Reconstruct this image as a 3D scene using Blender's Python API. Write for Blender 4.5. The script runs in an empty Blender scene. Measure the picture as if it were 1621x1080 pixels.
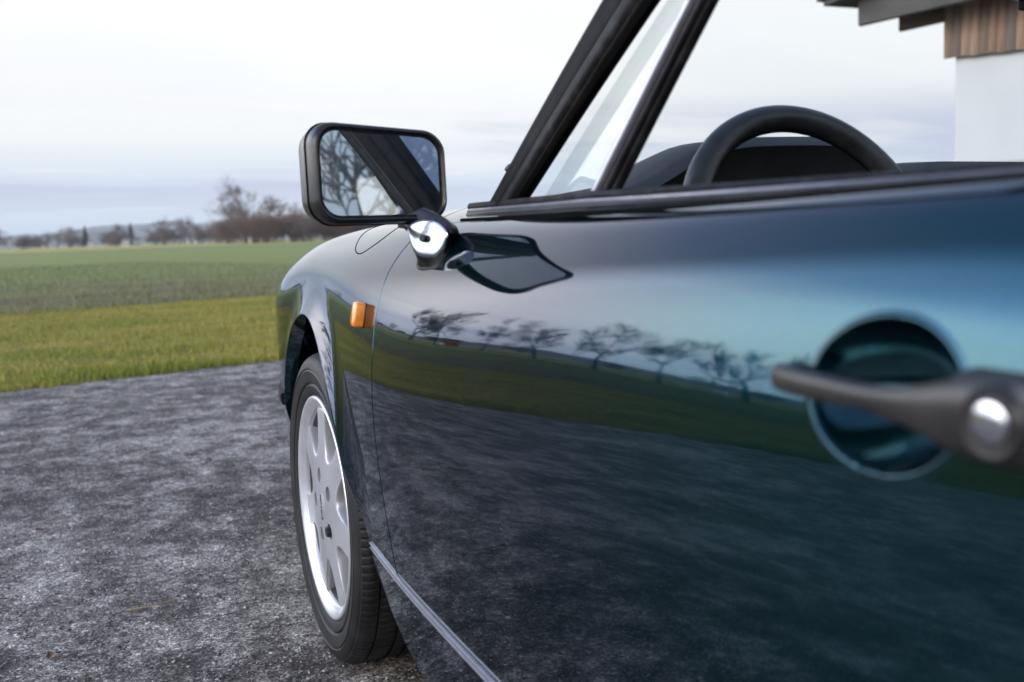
import bpy, bmesh, math, random
import numpy as np
from mathutils import Vector, Matrix

R = math.radians
random.seed(7); rng = np.random.default_rng(7)
scene = bpy.context.scene
COL = scene.collection

# ------------------------------------------------------------------ camera
def cam_matrix(pos, yaw, pitch, roll):
    y, p, r = R(yaw), R(pitch), R(roll)
    f = Vector((math.sin(y)*math.cos(p), math.cos(y)*math.cos(p), math.sin(p)))
    rt = Vector((math.cos(y), -math.sin(y), 0)); up = rt.cross(f)
    a = rt*math.cos(r) - up*math.sin(r); b = up*math.cos(r) + rt*math.sin(r)
    m = Matrix((a, b, -f)).transposed().to_4x4(); m.translation = Vector(pos)
    return m
CAM = Vector((-1.2, -1.98, .862))
cd = bpy.data.cameras.new('camera'); cam = bpy.data.objects.new('camera', cd); COL.objects.link(cam)
cam.matrix_world = cam_matrix(CAM, 23.2, -6.3, 1.9)
cd.sensor_width = 36; cd.lens = 35.0; cd.clip_start = .05; cd.clip_end = 12000
cd.dof.use_dof = True; cd.dof.focus_distance = 1.75; cd.dof.aperture_fstop = 4.6
scene.camera = cam

# ------------------------------------------------------------------ light
SUN_AZ, SUN_EL = 232, 24            # degrees clockwise from +Y, behind and left of the camera
w = bpy.data.worlds.new('World'); scene.world = w; w.use_nodes = True
nt = w.node_tree; nt.nodes.clear()
def N(nt, t, **k):
    n = nt.nodes.new(t)
    for a, v in k.items(): setattr(n, a, v)
    return n
def L(nt, a, b): nt.links.new(a, b)
def ramp(nt, stops, fac=None, interp='LINEAR'):
    r = N(nt, 'ShaderNodeValToRGB'); r.color_ramp.interpolation = interp
    e = r.color_ramp.elements
    while len(e) > 1: e.remove(e[-1])
    e[0].position = stops[0][0]; c = stops[0][1]; e[0].color = (*c, 1) if isinstance(c, tuple) else (c, c, c, 1)
    for p, c in stops[1:]:
        x = e.new(p); x.color = (*c, 1) if isinstance(c, tuple) else (c, c, c, 1)
    if fac is not None: L(nt, fac, r.inputs[0])
    return r
def math_n(nt, op, a, b=None, c=None, clamp=False):
    n = N(nt, 'ShaderNodeMath', operation=op, use_clamp=clamp)
    for i, v in enumerate((a, b, c)):
        if v is None: continue
        if isinstance(v, (int, float)): n.inputs[i].default_value = v
        else: L(nt, v, n.inputs[i])
    return n.outputs[0]
def mix_n(nt, fac, a, b, mode='MIX'):
    n = N(nt, 'ShaderNodeMix', data_type='RGBA', blend_type=mode)
    for i, v in ((0, fac), (6, a), (7, b)):
        if isinstance(v, tuple): n.inputs[i].default_value = (*v, 1)
        elif isinstance(v, (int, float)): n.inputs[i].default_value = v
        else: L(nt, v, n.inputs[i])
    return n.outputs[2]
tc = N(nt, 'ShaderNodeTexCoord')
sep = N(nt, 'ShaderNodeSeparateXYZ'); L(nt, tc.outputs['Generated'], sep.inputs[0])
z = math_n(nt, 'MAXIMUM', sep.outputs[2], 0.0)
# overcast layer: pale blue at the horizon, bright veil above, bluer overhead
K = 10.0
def kc(r, g, b): return (r, g, b)
elev = ramp(nt, [(0.0, (.74, .87, .98)), (.04, (.74, .85, .96)), (.07, (.80, .87, .96)), (.10, (.98, .985, .99)), (.17, (1.06, 1.06, 1.06)), (.24, (1.10, 1.10, 1.10)),
                 (.40, (1.0, 1.06, 1.2)), (.52, (.50, .66, .98)), (.7, (.28, .43, .76)), (1.0, (.18, .29, .54))], z)
zp = math_n(nt, 'ADD', z, .10)
cx = math_n(nt, 'DIVIDE', sep.outputs[0], zp); cy = math_n(nt, 'DIVIDE', sep.outputs[1], zp)
comb = N(nt, 'ShaderNodeCombineXYZ'); L(nt, cx, comb.inputs[0]); L(nt, cy, comb.inputs[1])
n1 = N(nt, 'ShaderNodeTexNoise'); n1.inputs['Scale'].default_value = .42; n1.inputs['Detail'].default_value = 7; n1.inputs['Roughness'].default_value = .58; n1.inputs['Distortion'].default_value = .4
mp = N(nt, 'ShaderNodeMapping'); mp.inputs['Location'].default_value = (3.1, 1.2, 0); mp.inputs['Rotation'].default_value = (0, 0, R(-20)); mp.inputs['Scale'].default_value = (.55, 1.5, 1)
L(nt, comb.outputs[0], mp.inputs[0]); L(nt, mp.outputs[0], n1.inputs[0])
cl = ramp(nt, [(.40, 0.0), (.56, 1.0)], n1.outputs[0], 'EASE')
band = ramp(nt, [(.0, 0.1), (.03, .3), (.05, .85), (.085, .85), (.125, .12), (.3, .05), (.6, .3), (1, .2)], z)
cfac = math_n(nt, 'MULTIPLY', cl.outputs[0], band.outputs[0])
skyc = mix_n(nt, cfac, elev.outputs[0], (.58, .62, .80))
n2 = N(nt, 'ShaderNodeTexNoise'); n2.inputs['Scale'].default_value = .8; n2.inputs['Detail'].default_value = 5
L(nt, mp.outputs[0], n2.inputs[0])
hl = ramp(nt, [(.55, 0.0), (.66, 1.0)], n2.outputs[0], 'EASE')
band2 = ramp(nt, [(.0, 0.), (.03, .5), (.10, .5), (.2, 0.)], z)
skyc = mix_n(nt, math_n(nt, 'MULTIPLY', hl.outputs[0], band2.outputs[0]), skyc, (1.05, 1.02, 1.02))
# the veil is brightest on the side of the low sun (left of the car)
dpn = N(nt, 'ShaderNodeVectorMath', operation='DOT_PRODUCT'); L(nt, tc.outputs['Generated'], dpn.inputs[0]); dpn.inputs[1].default_value = (-.94, .34, 0)
glow = ramp(nt, [(.45, 0.), (.62, .6), (.82, 1.)], dpn.outputs['Value'], 'EASE')
gf = math_n(nt, 'MULTIPLY_ADD', glow.outputs[0], 3.8, 1.0)
gv_ = N(nt, 'ShaderNodeVectorMath', operation='SCALE'); L(nt, skyc, gv_.inputs[0]); L(nt, gf, gv_.inputs['Scale']); skyc = mix_n(nt, math_n(nt, 'MULTIPLY', glow.outputs[0], 1.0), gv_.outputs[0], (1.0, .985, .985), 'MULTIPLY')
vs = N(nt, 'ShaderNodeVectorMath', operation='SCALE'); L(nt, skyc, vs.inputs[0]); vs.inputs['Scale'].default_value = K*1.02
sky = N(nt, 'ShaderNodeTexSky', sky_type='NISHITA'); sky.sun_disc = False
sky.sun_elevation = R(SUN_EL); sky.sun_rotation = R(SUN_AZ); sky.air_density = 1.2; sky.dust_density = 2
final = mix_n(nt, .9, sky.outputs[0], vs.outputs[0])
bg = N(nt, 'ShaderNodeBackground'); bg.inputs[1].default_value = .1
L(nt, final, bg.inputs[0]); wo = N(nt, 'ShaderNodeOutputWorld'); L(nt, bg.outputs[0], wo.inputs[0])
sd = bpy.data.lights.new('sun', 'SUN'); sd.energy = 1.25; sd.angle = R(25); sd.color = (1, .93, .84)
so = bpy.data.objects.new('sun', sd); COL.objects.link(so)
sv = Vector((math.sin(R(SUN_AZ))*math.cos(R(SUN_EL)), math.cos(R(SUN_AZ))*math.cos(R(SUN_EL)), math.sin(R(SUN_EL))))
so.rotation_euler = sv.to_track_quat('Z', 'Y').to_euler(); so.location = sv*30
scene.view_settings.view_transform = 'Standard'; scene.view_settings.look = 'None'
scene.view_settings.exposure = 0.05; scene.view_settings.gamma = 1.0
try: scene.view_settings.use_curve_mapping = False
except Exception: pass
scene.cycles.max_bounces = 8; scene.cycles.transparent_max_bounces = 12; scene.cycles.glossy_bounces = 5
scene.cycles.caustics_reflective = False; scene.cycles.caustics_refractive = False

# ------------------------------------------------------------------ materials
def mat(name, col=(.5, .5, .5), rough=.5, metal=0., spec=.5, ior=1.5, coat=0., coat_rough=.03, coat_ior=1.5, noise=None, bump=None, obj_coords=True):
    """noise=(scale, detail, colour2, low, high[, stretch])  bump=(scale, strength, distance)"""
    m = bpy.data.materials.new(name); m.use_nodes = True; t = m.node_tree
    b = t.nodes['Principled BSDF']
    b.inputs['Base Color'].default_value = (*col, 1); b.inputs['Roughness'].default_value = rough
    b.inputs['Metallic'].default_value = metal; b.inputs['Specular IOR Level'].default_value = spec; b.inputs['IOR'].default_value = ior
    b.inputs['Coat Weight'].default_value = coat; b.inputs['Coat Roughness'].default_value = coat_rough; b.inputs['Coat IOR'].default_value = coat_ior
    c = N(t, 'ShaderNodeTexCoord')
    if noise:
        mpn = N(t, 'ShaderNodeMapping'); L(t, c.outputs['Object'], mpn.inputs[0])
        if len(noise) > 5: mpn.inputs['Scale'].default_value = noise[5]
        n = N(t, 'ShaderNodeTexNoise'); n.inputs['Scale'].default_value = noise[0]; n.inputs['Detail'].default_value = noise[1]
        L(t, mpn.outputs[0], n.inputs[0])
        r = ramp(t, [(noise[3], 0.), (noise[4], 1.)], n.outputs[0])
        L(t, mix_n(t, r.outputs[0], col, noise[2]), b.inputs['Base Color'])
    if bump:
        n = N(t, 'ShaderNodeTexNoise'); n.inputs['Scale'].default_value = bump[0]; n.inputs['Detail'].default_value = 4
        L(t, c.outputs['Object'], n.inputs[0])
        bp = N(t, 'ShaderNodeBump'); bp.inputs['Strength'].default_value = bump[1]; bp.inputs['Distance'].default_value = bump[2]
        L(t, n.outputs[0], bp.inputs['Height']); L(t, bp.outputs[0], b.inputs['Normal'])
    return m
M = {}
def paint():
    m = mat('car_paint', (.006, .052, .068), .07, .90, coat=1., coat_rough=.012, coat_ior=1.43)
    t = m.node_tree; b = t.nodes['Principled BSDF']; b.inputs['Specular Tint'].default_value = (.15, .24, .34, 1)
    c = N(t, 'ShaderNodeTexCoord'); v = N(t, 'ShaderNodeTexVoronoi'); v.inputs['Scale'].default_value = 1500
    L(t, c.outputs['Object'], v.inputs[0])
    L(t, mix_n(t, .25, (.006, .052, .068), v.outputs['Color'], 'OVERLAY'), b.inputs['Base Color'])
    wn = N(t, 'ShaderNodeTexNoise'); wn.inputs['Scale'].default_value = 9; wn.inputs['Detail'].default_value = 2; L(t, c.outputs['Object'], wn.inputs[0])
    bp = N(t, 'ShaderNodeBump'); bp.inputs['Strength'].default_value = .5; bp.inputs['Distance'].default_value = .00035; L(t, wn.outputs[0], bp.inputs['Height']); L(t, bp.outputs[0], b.inputs['Coat Normal']); L(t, bp.outputs[0], b.inputs['Normal'])
    # faint dust film raises coat roughness in patches
    n = N(t, 'ShaderNodeTexNoise'); n.inputs['Scale'].default_value = 6; n.inputs['Detail'].default_value = 6
    L(t, c.outputs['Object'], n.inputs[0]); r = ramp(t, [(.4, .008), (.75, .035)], n.outputs[0]); L(t, r.outputs[0], b.inputs['Coat Roughness'])
    return m
M['paint'] = paint()
M['rubber'] = mat('black_rubber', (.012, .012, .013), .5, spec=.08, noise=(60, 4, (.03, .03, .032), .45, .7), bump=(300, .15, .0006))
M['plastic'] = mat('black_plastic', (.016, .0145, .014), .30, noise=(30, 5, (.032, .027, .024), .45, .7), bump=(900, .25, .0004))
M['satin'] = mat('satin_black', (.013, .013, .014), .34, spec=.2, noise=(20, 4, (.035, .033, .034), .4, .7))
M['belt'] = mat('belt_metal', (.20, .20, .23), .34, .6, noise=(40, 3, (.15, .15, .17), .4, .7))
M['pillar'] = mat('pillar_matt_black', (.011, .011, .012), .6, spec=.05, noise=(30, 4, (.018, .017, .017), .4, .7))
M['anod'] = mat('anodised_trim', (.42, .42, .48), .32, .6, noise=(40, 3, (.34, .34, .39), .4, .7))
M['chrome'] = mat('polished_metal', (.75, .75, .78), .12, 1.0, noise=(50, 3, (.6, .6, .62), .4, .7))
M['alloy'] = mat('silver_wheel_paint', (.42, .42, .435), .38, .35, coat=.5, coat_rough=.08, noise=(9, 6, (.29, .285, .28), .45, .8))
M['alloy_lip'] = mat('bright_rim_lip', (.60, .60, .63), .34, .55, coat=.4, noise=(30, 4, (.5, .5, .52), .5, .8))
M['tyre'] = mat('tyre_rubber', (.010, .010, .0105), .55, spec=.3, noise=(18, 6, (.026, .024, .023), .48, .78), bump=(220, .3, .0008))
M['dark'] = mat('liner_black', (.004, .004, .004), .9, spec=.02, noise=(12, 4, (.006, .006, .006), .4, .7))
M['barrel'] = mat('rim_barrel_shade', (.07, .068, .068), .45, .3, noise=(20, 4, (.04, .038, .036), .4, .7))  # shade behind the wheel windows put into the barrel's colour
M['disc'] = mat('brake_disc_steel', (.07, .06, .055), .45, .9, noise=(30, 4, (.08, .07, .06), .4, .7))
M['leather'] = mat('black_leather', (.016, .018, .018), .34, noise=(40, 5, (.03, .032, .032), .4, .7), bump=(350, .35, .0008))
M['dash'] = mat('dashboard_vinyl', (.012, .013, .013), .6, noise=(30, 4, (.02, .02, .02), .4, .7), bump=(400, .3, .0008))
M['mirror'] = mat('mirror_glass', (.62, .68, .72), .01, 1.0, noise=(3, 2, (.6, .66, .7), .4, .7))
M['amber'] = mat('amber_lens', (.95, .30, .015), .12, 0, coat=1., noise=(40, 2, (.85, .22, .01), .4, .7))
M['ambershine'] = mat('amber_lens_rib', (.9, .42, .06), .1, 0, coat=1.)
M['label'] = mat('wheel_lettering', (.05, .05, .055), .5)
def glass(name, tint, refl=1.):
    m = bpy.data.materials.new(name); m.use_nodes = True; t = m.node_tree; t.nodes.clear()
    o = N(t, 'ShaderNodeOutputMaterial'); tr = N(t, 'ShaderNodeBsdfTransparent'); tr.inputs[0].default_value = (*tint, 1)
    g = N(t, 'ShaderNodeBsdfGlossy'); g.inputs['Roughness'].default_value = .01; g.inputs[0].default_value = (1, 1, 1, 1)
    f = N(t, 'ShaderNodeFresnel'); f.inputs[0].default_value = 1.5
    n = N(t, 'ShaderNodeTexNoise'); n.inputs['Scale'].default_value = 9; cc = N(t, 'ShaderNodeTexCoord'); L(t, cc.outputs['Object'], n.inputs[0])
    k = math_n(t, 'MULTIPLY', f.outputs[0], math_n(t, 'MULTIPLY_ADD', n.outputs[0], .2, refl-.1), clamp=True)
    mx = N(t, 'ShaderNodeMixShader'); L(t, k, mx.inputs[0]); L(t, tr.outputs[0], mx.inputs[1]); L(t, g.outputs[0], mx.inputs[2]); L(t, mx.outputs[0], o.inputs[0])
    return m
M['glass'] = glass('window_glass', (.90, .94, .94))
M['screen'] = glass('windscreen_glass', (.95, .97, .97), .5)

# ------------------------------------------------------------------ object helpers
def link(name, me, m=None, parent=None):
    o = bpy.data.objects.new(name, me); COL.objects.link(o)
    if m is not None and me is not None: me.materials.append(m)
    if parent is not None: o.parent = parent
    return o
def tag(o, label=None, cat=None, group=None, kind=None):
    if label: o['label'] = label
    if cat: o['category'] = cat
    if group: o['group'] = group
    if kind: o['kind'] = kind
    return o
def empty(name, loc=(0, 0, 0), rz=0, parent=None):
    o = bpy.data.objects.new(name, None); COL.objects.link(o); o.location = loc; o.rotation_euler.z = rz
    o.empty_display_size = .1
    if parent is not None: o.parent = parent
    return o
def mesh(name, V, F, m, parent=None, smooth=True, normals=None, auto=None):
    me = bpy.data.meshes.new(name); me.from_pydata([tuple(map(float, v)) for v in V], [], F); me.update()
    if smooth:
        me.polygons.foreach_set('use_smooth', [True]*len(me.polygons))
        if auto is not None: me.set_sharp_from_angle(angle=R(auto))
    if normals is not None: me.normals_split_custom_set_from_vertices([tuple(n) for n in normals])
    return link(name, me, m, parent)
def bm_obj(name, bm, m, parent=None, smooth=True, auto=35):
    bmesh.ops.recalc_face_normals(bm, faces=bm.faces)
    me = bpy.data.meshes.new(name); bm.to_mesh(me); bm.free()
    if smooth:
        me.polygons.foreach_set('use_smooth', [True]*len(me.polygons)); me.set_sharp_from_angle(angle=R(auto))
    return link(name, me, m, parent)
def grid_faces(n, m, off=0, closed_m=False):
    F = []
    mm = m if closed_m else m-1
    for i in range(n-1):
        for j in range(mm):
            a = off+i*m+j; b = off+i*m+(j+1) % m; c = off+(i+1)*m+(j+1) % m; d = off+(i+1)*m+j
            F.append((a, b, c, d))
    return F
def add_box(bm, c, s, rot=None, bev=0.):
    g = bmesh.ops.create_cube(bm, size=1)['verts']
    for v in g: v.co = Vector((v.co.x*s[0], v.co.y*s[1], v.co.z*s[2]))
    if bev:
        es = list({e for v in g for e in v.link_edges})
        r = bmesh.ops.bevel(bm, geom=es, offset=bev, segments=3, affect='EDGES', profile=.5)
        g = list({v for f in r['faces'] for v in f.verts} | {v for v in g if v.is_valid})
    for v in g: v.co = (rot @ v.co if rot else v.co) + Vector(c)
    return g
def box(name, c, s, m, parent=None, rot=None, bev=0.):
    bm = bmesh.new(); add_box(bm, c, s, rot, bev); return bm_obj(name, bm, m, parent)
def sweep(path, prof, closed=False, up=(0, 0, 1), scale=None):
    """sweep closed profile [(a,b)] along path points; a along side, b along up"""
    P = [Vector(p) for p in path]; n = len(P); V = []; k = len(prof)
    for i, p in enumerate(P):
        if closed: t = P[(i+1) % n]-P[i-1]
        else: t = P[min(i+1, n-1)]-P[max(i-1, 0)]
        t.normalize(); u0 = up(i) if callable(up) else Vector(up); s = t.cross(u0).normalized(); u = s.cross(t).normalized()
        sc = scale[i] if scale is not None else 1.
        for a, b in prof: V.append(p+s*a*sc+u*b*sc)
    F = grid_faces(n, k, 0, True)
    if closed:
        for j in range(k): F.append(((n-1)*k+j, (n-1)*k+(j+1) % k, (j+1) % k, j))
    else:
        F.append(tuple(range(k))[::-1]); F.append(tuple((n-1)*k+j for j in range(k)))
    return V, F
def circ(r, n=10, ry=None): return [(r*math.cos(2*math.pi*i/n), (ry or r)*math.sin(2*math.pi*i/n)) for i in range(n)]
def tube(name, path, r, m, parent=None, n=8, closed=False, up=(0, 0, 1), scale=None, prof=None, auto=40):
    V, F = sweep(path, prof or circ(r, n), closed, up, scale)
    o = mesh(name, V, F, m, parent, auto=auto); return o
def smooth_path(pts, k=8):
    P = [Vector(p) for p in pts]; out = []
    for i in range(len(P)-1):
        p0 = P[max(i-1, 0)]; p1 = P[i]; p2 = P[i+1]; p3 = P[min(i+2, len(P)-1)]
        for j in range(k):
            t = j/k
            out.append(.5*((2*p1)+(p2-p0)*t+(2*p0-5*p1+4*p2-p3)*t*t+(3*p1-p0-3*p2+p3)*t**3))
    out.append(P[-1]); return out
def rrect(w, h, r, n=6):
    out = []
    for cx_, cy_, a0 in ((w/2-r, h/2-r, 0), (-w/2+r, h/2-r, 90), (-w/2+r, -h/2+r, 180), (w/2-r, -h/2+r, 270)):
        for i in range(n+1):
            a = R(a0+90*i/n); out.append((cx_+r*math.cos(a), cy_+r*math.sin(a)))
    return out
def loft(name, rings, m, parent=None, cap0=True, cap1=True, auto=40):
    k = len(rings[0]); V = [v for r_ in rings for v in r_]; F = grid_faces(len(rings), k, 0, True)
    if cap0: F.append(tuple(range(k))[::-1])
    if cap1: F.append(tuple((len(rings)-1)*k+j for j in range(k)))
    bm = bmesh.new(); vs_ = [bm.verts.new(v) for v in V]
    for f in F: bm.faces.new([vs_[i] for i in f])
    return bm_obj(name, bm, m, parent, auto=auto)
def boolean_cut(o, cutters):
    for c in cutters:
        md = o.modifiers.new('b', 'BOOLEAN'); md.operation = 'DIFFERENCE'; md.object = c; md.solver = 'EXACT'
    dg = bpy.context.evaluated_depsgraph_get(); dg.update()
    me = bpy.data.meshes.new_from_object(o.evaluated_get(dg), depsgraph=dg)
    o.modifiers.clear(); o.data = me
    for c in cutters: bpy.data.objects.remove(c, do_unlink=True)
    return o
def copy_tree(o, parent=None):
    c = o.copy(); COL.objects.link(c)
    if parent is not None: c.parent = parent
    for ch in list(o.children): copy_tree(ch, c)
    return c

# ================================================================== GROUND
E_ = Vector((.963, .270, 0)).normalized(); Nn = Vector((-E_.y, E_.x, 0))     # field strips run along E_, distance measured along Nn
def PT(t, s, z=0.): return (E_.x*t+Nn.x*s, E_.y*t+Nn.y*s, z)
S_ASPH, S_LAWN, S_FIELD = 5.07, 12.45, 190.

def ground_mat(name, build):
    m = bpy.data.materials.new(name); m.use_nodes = True; t = m.node_tree; b = t.nodes['Principled BSDF']
    g = N(t, 'ShaderNodeNewGeometry'); build(t, b, g.outputs['Position']); return m
def noise(t, vec, scale, detail=5, rough=.55, stretch=None, rot=0., dist=0.):
    n = N(t, 'ShaderNodeTexNoise'); n.inputs['Scale'].default_value = scale; n.inputs['Detail'].default_value = detail
    n.inputs['Roughness'].default_value = rough; n.inputs['Distortion'].default_value = dist
    if stretch or rot:
        mp = N(t, 'ShaderNodeMapping'); mp.inputs['Scale'].default_value = stretch or (1, 1, 1); mp.inputs['Rotation'].default_value = (0, 0, rot)
        L(t, vec, mp.inputs[0]); vec = mp.outputs[0]
    L(t, vec, n.inputs[0]); return n.outputs[0]
ROT = -math.atan2(E_.y, E_.x)
def asphalt(t, b, P):
    big = noise(t, P, .9, 5, .55, (1, 1.6, 1), .3, .4)
    mid = noise(t, P, 5.5, 12, .80, (1.15, 1, 1), 0, .15)
    fine = noise(t, P, 48, 7, .8); vf2 = noise(t, P, 150, 5, .8)
    vor = N(t, 'ShaderNodeTexVoronoi'); vor.inputs['Scale'].default_value = 120; L(t, P, vor.inputs[0])
    v2 = N(t, 'ShaderNodeTexVoronoi'); v2.inputs['Scale'].default_value = 48; L(t, P, v2.inputs[0])
    k = math_n(t, 'ADD', mid, math_n(t, 'MULTIPLY', math_n(t, 'SUBTRACT', big, .5), .42))
    k = math_n(t, 'ADD', k, math_n(t, 'MULTIPLY', math_n(t, 'SUBTRACT', fine, .5), .38))
    col = ramp(t, [(.38, (.058, .051, .046)), (.48, (.140, .124, .112)), (.56, (.345, .310, .282)), (.70, (.56, .51, .465))], k).outputs[0]
    sc = N(t, 'ShaderNodeSeparateColor'); L(t, vor.outputs['Color'], sc.inputs[0]); s2 = N(t, 'ShaderNodeSeparateColor'); L(t, v2.outputs['Color'], s2.inputs[0])
    grain = ramp(t, [(0., .45), (.5, .90), (.85, 1.2), (1., 1.8)], sc.outputs[0]).outputs[0]
    col = mix_n(t, .9, col, grain, 'MULTIPLY')
    grain2 = ramp(t, [(0., .75), (.7, 1.0), (1., 1.35)], s2.outputs[1]).outputs[0]
    col = mix_n(t, .8, col, grain2, 'MULTIPLY')
    col = mix_n(t, .85, col, ramp(t, [(.40, .15), (.5, .85), (.62, 2.6)], vf2).outputs[0], 'MULTIPLY')
    warm = noise(t, P, 5, 6, .7)
    col = mix_n(t, ramp(t, [(.60, 0.), (.74, .4)], warm).outputs[0], col, (.15, .115, .07))
    L(t, col, b.inputs['Base Color']); b.inputs['Roughness'].default_value = .9; b.inputs['Specular IOR Level'].default_value = .25
    vf = noise(t, P, 230, 4, .7)
    h = math_n(t, 'ADD', math_n(t, 'MULTIPLY', fine, 1.6), math_n(t, 'MULTIPLY', vf, .5))
    bp = N(t, 'ShaderNodeBump'); bp.inputs['Strength'].default_value = .9; bp.inputs['Distance'].default_value = .006
    L(t, h, bp.inputs['Height']); L(t, bp.outputs[0], b.inputs['Normal'])
M['asphalt'] = ground_mat('old_asphalt', asphalt)
def lawn(t, b, P):
    a = noise(t, P, .9, 6, .6, (.5, 1.3, 1), ROT); c = noise(t, P, 6, 6, .7); d = noise(t, P, 60, 3, .7)
    col = mix_n(t, ramp(t, [(.42, 0.), (.60, 1.)], a).outputs[0], (.21, .205, .04), (.38, .28, .075))
    col = mix_n(t, ramp(t, [(.45, 0.), (.75, .7)], c).outputs[0], col, (.09, .13, .02))
    col = mix_n(t, .6, col, d, 'OVERLAY')
    L(t, col, b.inputs['Base Color']); b.inputs['Roughness'].default_value = .9; b.inputs['Specular IOR Level'].default_value = .15
    bp = N(t, 'ShaderNodeBump'); bp.inputs['Distance'].default_value = .03; L(t, d, bp.inputs['Height']); L(t, bp.outputs[0], b.inputs['Normal'])
M['lawn'] = ground_mat('lawn_soil', lawn)
def field(t, b, P):
    dp = N(t, 'ShaderNodeVectorMath', operation='DOT_PRODUCT'); L(t, P, dp.inputs[0]); dp.inputs[1].default_value = Nn
    s = dp.outputs['Value']
    a = noise(t, P, .5, 7, .65, (.35, 1.6, 1), ROT); c = noise(t, P, 3.5, 7, .72, (.5, 1.4, 1), ROT); e = noise(t, P, .02, 4, .5, (.4, 1.5, 1), ROT)
    green = mix_n(t, ramp(t, [(.35, 0.), (.7, 1.)], c).outputs[0], (.18, .22, .07), (.32, .33, .12))
    green = mix_n(t, ramp(t, [(.4, 0.), (.7, .5)], e).outputs[0], green, (.16, .20, .10))
    soil = mix_n(t, ramp(t, [(.3, 0.), (.7, 1.)], c).outputs[0], (.10, .070, .052), (.27, .195, .145))
    near = math_n(t, 'MULTIPLY', math_n(t, 'SUBTRACT', s, 12), 1/22., clamp=True)       # 0 at lawn edge
    k = math_n(t, 'SUBTRACT', math_n(t, 'ADD', a, math_n(t, 'MULTIPLY', math_n(t, 'SUBTRACT', c, .5), 1.1)), math_n(t, 'MULTIPLY', near, .34))
    col = mix_n(t, ramp(t, [(.30, 0.), (.44, 1.)], k).outputs[0], green, soil)
    yel = mix_n(t, a, (.34, .31, .10), (.42, .34, .13))
    far = math_n(t, 'MULTIPLY', math_n(t, 'SUBTRACT', math_n(t, 'ADD', s, math_n(t, 'MULTIPLY', e, 12.)), 175), .05, clamp=True)
    col = mix_n(t, far, col, yel)
    L(t, col, b.inputs['Base Color']); b.inputs['Roughness'].default_value = 1.; b.inputs['Specular IOR Level'].default_value = .1
    bp = N(t, 'ShaderNodeBump'); bp.inputs['Distance'].default_value = .08; L(t, c, bp.inputs['Height']); L(t, bp.outputs[0], b.inputs['Normal'])
M['field'] = ground_mat('young_crop_field', field)
o = mesh('field', [(-6000, -6000, -.012), (6000, -6000, -.012), (6000, 6000, -.012), (-6000, 6000, -.012)], [(0, 1, 2, 3)], M['field'], smooth=False); tag(o, kind='structure')
def strip(name, t0, t1, s0, s1, z, m, wob0, wob1, n=400):
    V = []; F = []
    for i in range(n+1):
        t = t0+(t1-t0)*i/n
        f = lambda a, ph: a*(math.sin(t*1.7+ph)*.4+math.sin(t*4.3+ph*2)*.3+math.sin(t*11+ph)*.2+random.uniform(-.25, .25))
        V += [PT(t, s0+f(wob0, 0), z), PT(t, s1+f(wob1, 2), z)]
        if i: k = 2*i; F.append((k-2, k, k+1, k-1))
    return mesh(name, V, F, m, smooth=False)
o = strip('asphalt_yard', -45, 40, -25, S_ASPH, 0., M['asphalt'], 0, .07, 1400); tag(o, kind='structure')
o = strip('lawn', -60, 60, S_ASPH-.02, S_LAWN, .006, M['lawn'], .05, .15, 900); tag(o, kind='structure')

def blades(name, n, tr, sr, hr, wd, m, dens_pow=1., zb=0., lean=.5, sfun=None):
    t = rng.uniform(*tr, n); s = sr[0]+(sr[1]-sr[0])*rng.random(n)**dens_pow
    if sfun is not None: s = sfun(s, t)
    x = E_.x*t+Nn.x*s; y = E_.y*t+Nn.y*s; a = rng.uniform(0, 2*np.pi, n); h = rng.uniform(*hr, n)*(0.6+.6*np.sin(t*1.3+s*2)**2)
    la = rng.uniform(0, 2*np.pi, n); l = h*rng.uniform(0, lean, n); ww = wd*rng.uniform(.6, 1.4, n)
    V = np.empty((n, 3, 3))
    V[:, 0] = np.c_[x-np.cos(a)*ww, y-np.sin(a)*ww, np.full(n, zb)]; V[:, 1] = np.c_[x+np.cos(a)*ww, y+np.sin(a)*ww, np.full(n, zb)]
    V[:, 2] = np.c_[x+np.cos(la)*l, y+np.sin(la)*l, zb+h]
    me = bpy.data.meshes.new(name); me.vertices.add(n*3); me.vertices.foreach_set('co', V.ravel())
    me.loops.add(n*3); me.loops.foreach_set('vertex_index', np.arange(n*3)); me.polygons.add(n)
    me.polygons.foreach_set('loop_start', np.arange(0, n*3, 3)); me.polygons.foreach_set('loop_total', np.full(n, 3)); me.update(); me.validate()
    return link(name, me, m)
def blade_mat(name, c1, c2, c3, sc=1.2):
    def f(t, b, P):
        a = noise(t, P, sc, 5, .6, (.5, 1.3, 1), ROT); d = noise(t, P, 45, 2)
        col = mix_n(t, ramp(t, [(.42, 0.), (.62, 1.)], a).outputs[0], c1, c2); col = mix_n(t, ramp(t, [(.45, 0.), (.65, 1.)], d).outputs[0], col, c3)
        L(t, col, b.inputs['Base Color']); b.inputs['Roughness'].default_value = .6; b.inputs['Specular IOR Level'].default_value = .25
    return ground_mat(name, f)
M['blade'] = blade_mat('lawn_blades', (.26, .275, .048), (.50, .38, .10), (.14, .19, .028))
M['crop'] = blade_mat('crop_blades', (.12, .19, .06), (.19, .24, .09), (.22, .16, .10))
o = blades('grass', 260000, (-26, 9), (S_ASPH-.03, S_LAWN), (.02, .055), .004, M['blade'], 1.3, .004)
tag(o, 'short yellow green lawn grass between the asphalt and the field', 'grass', kind='stuff')
o = blades('grass_edge', 30000, (-14, 9), (S_ASPH-.16, S_ASPH+.20), (.03, .075), .004, M['blade'], 1., 0., .8)
tag(o, 'longer grass fringe creeping over the edge of the asphalt', 'grass', kind='stuff')
o = blades('crop', 130000, (-45, 14), (S_LAWN, 45), (.03, .12), .007, M['crop'], 1.6, -.012, .9)
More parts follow.
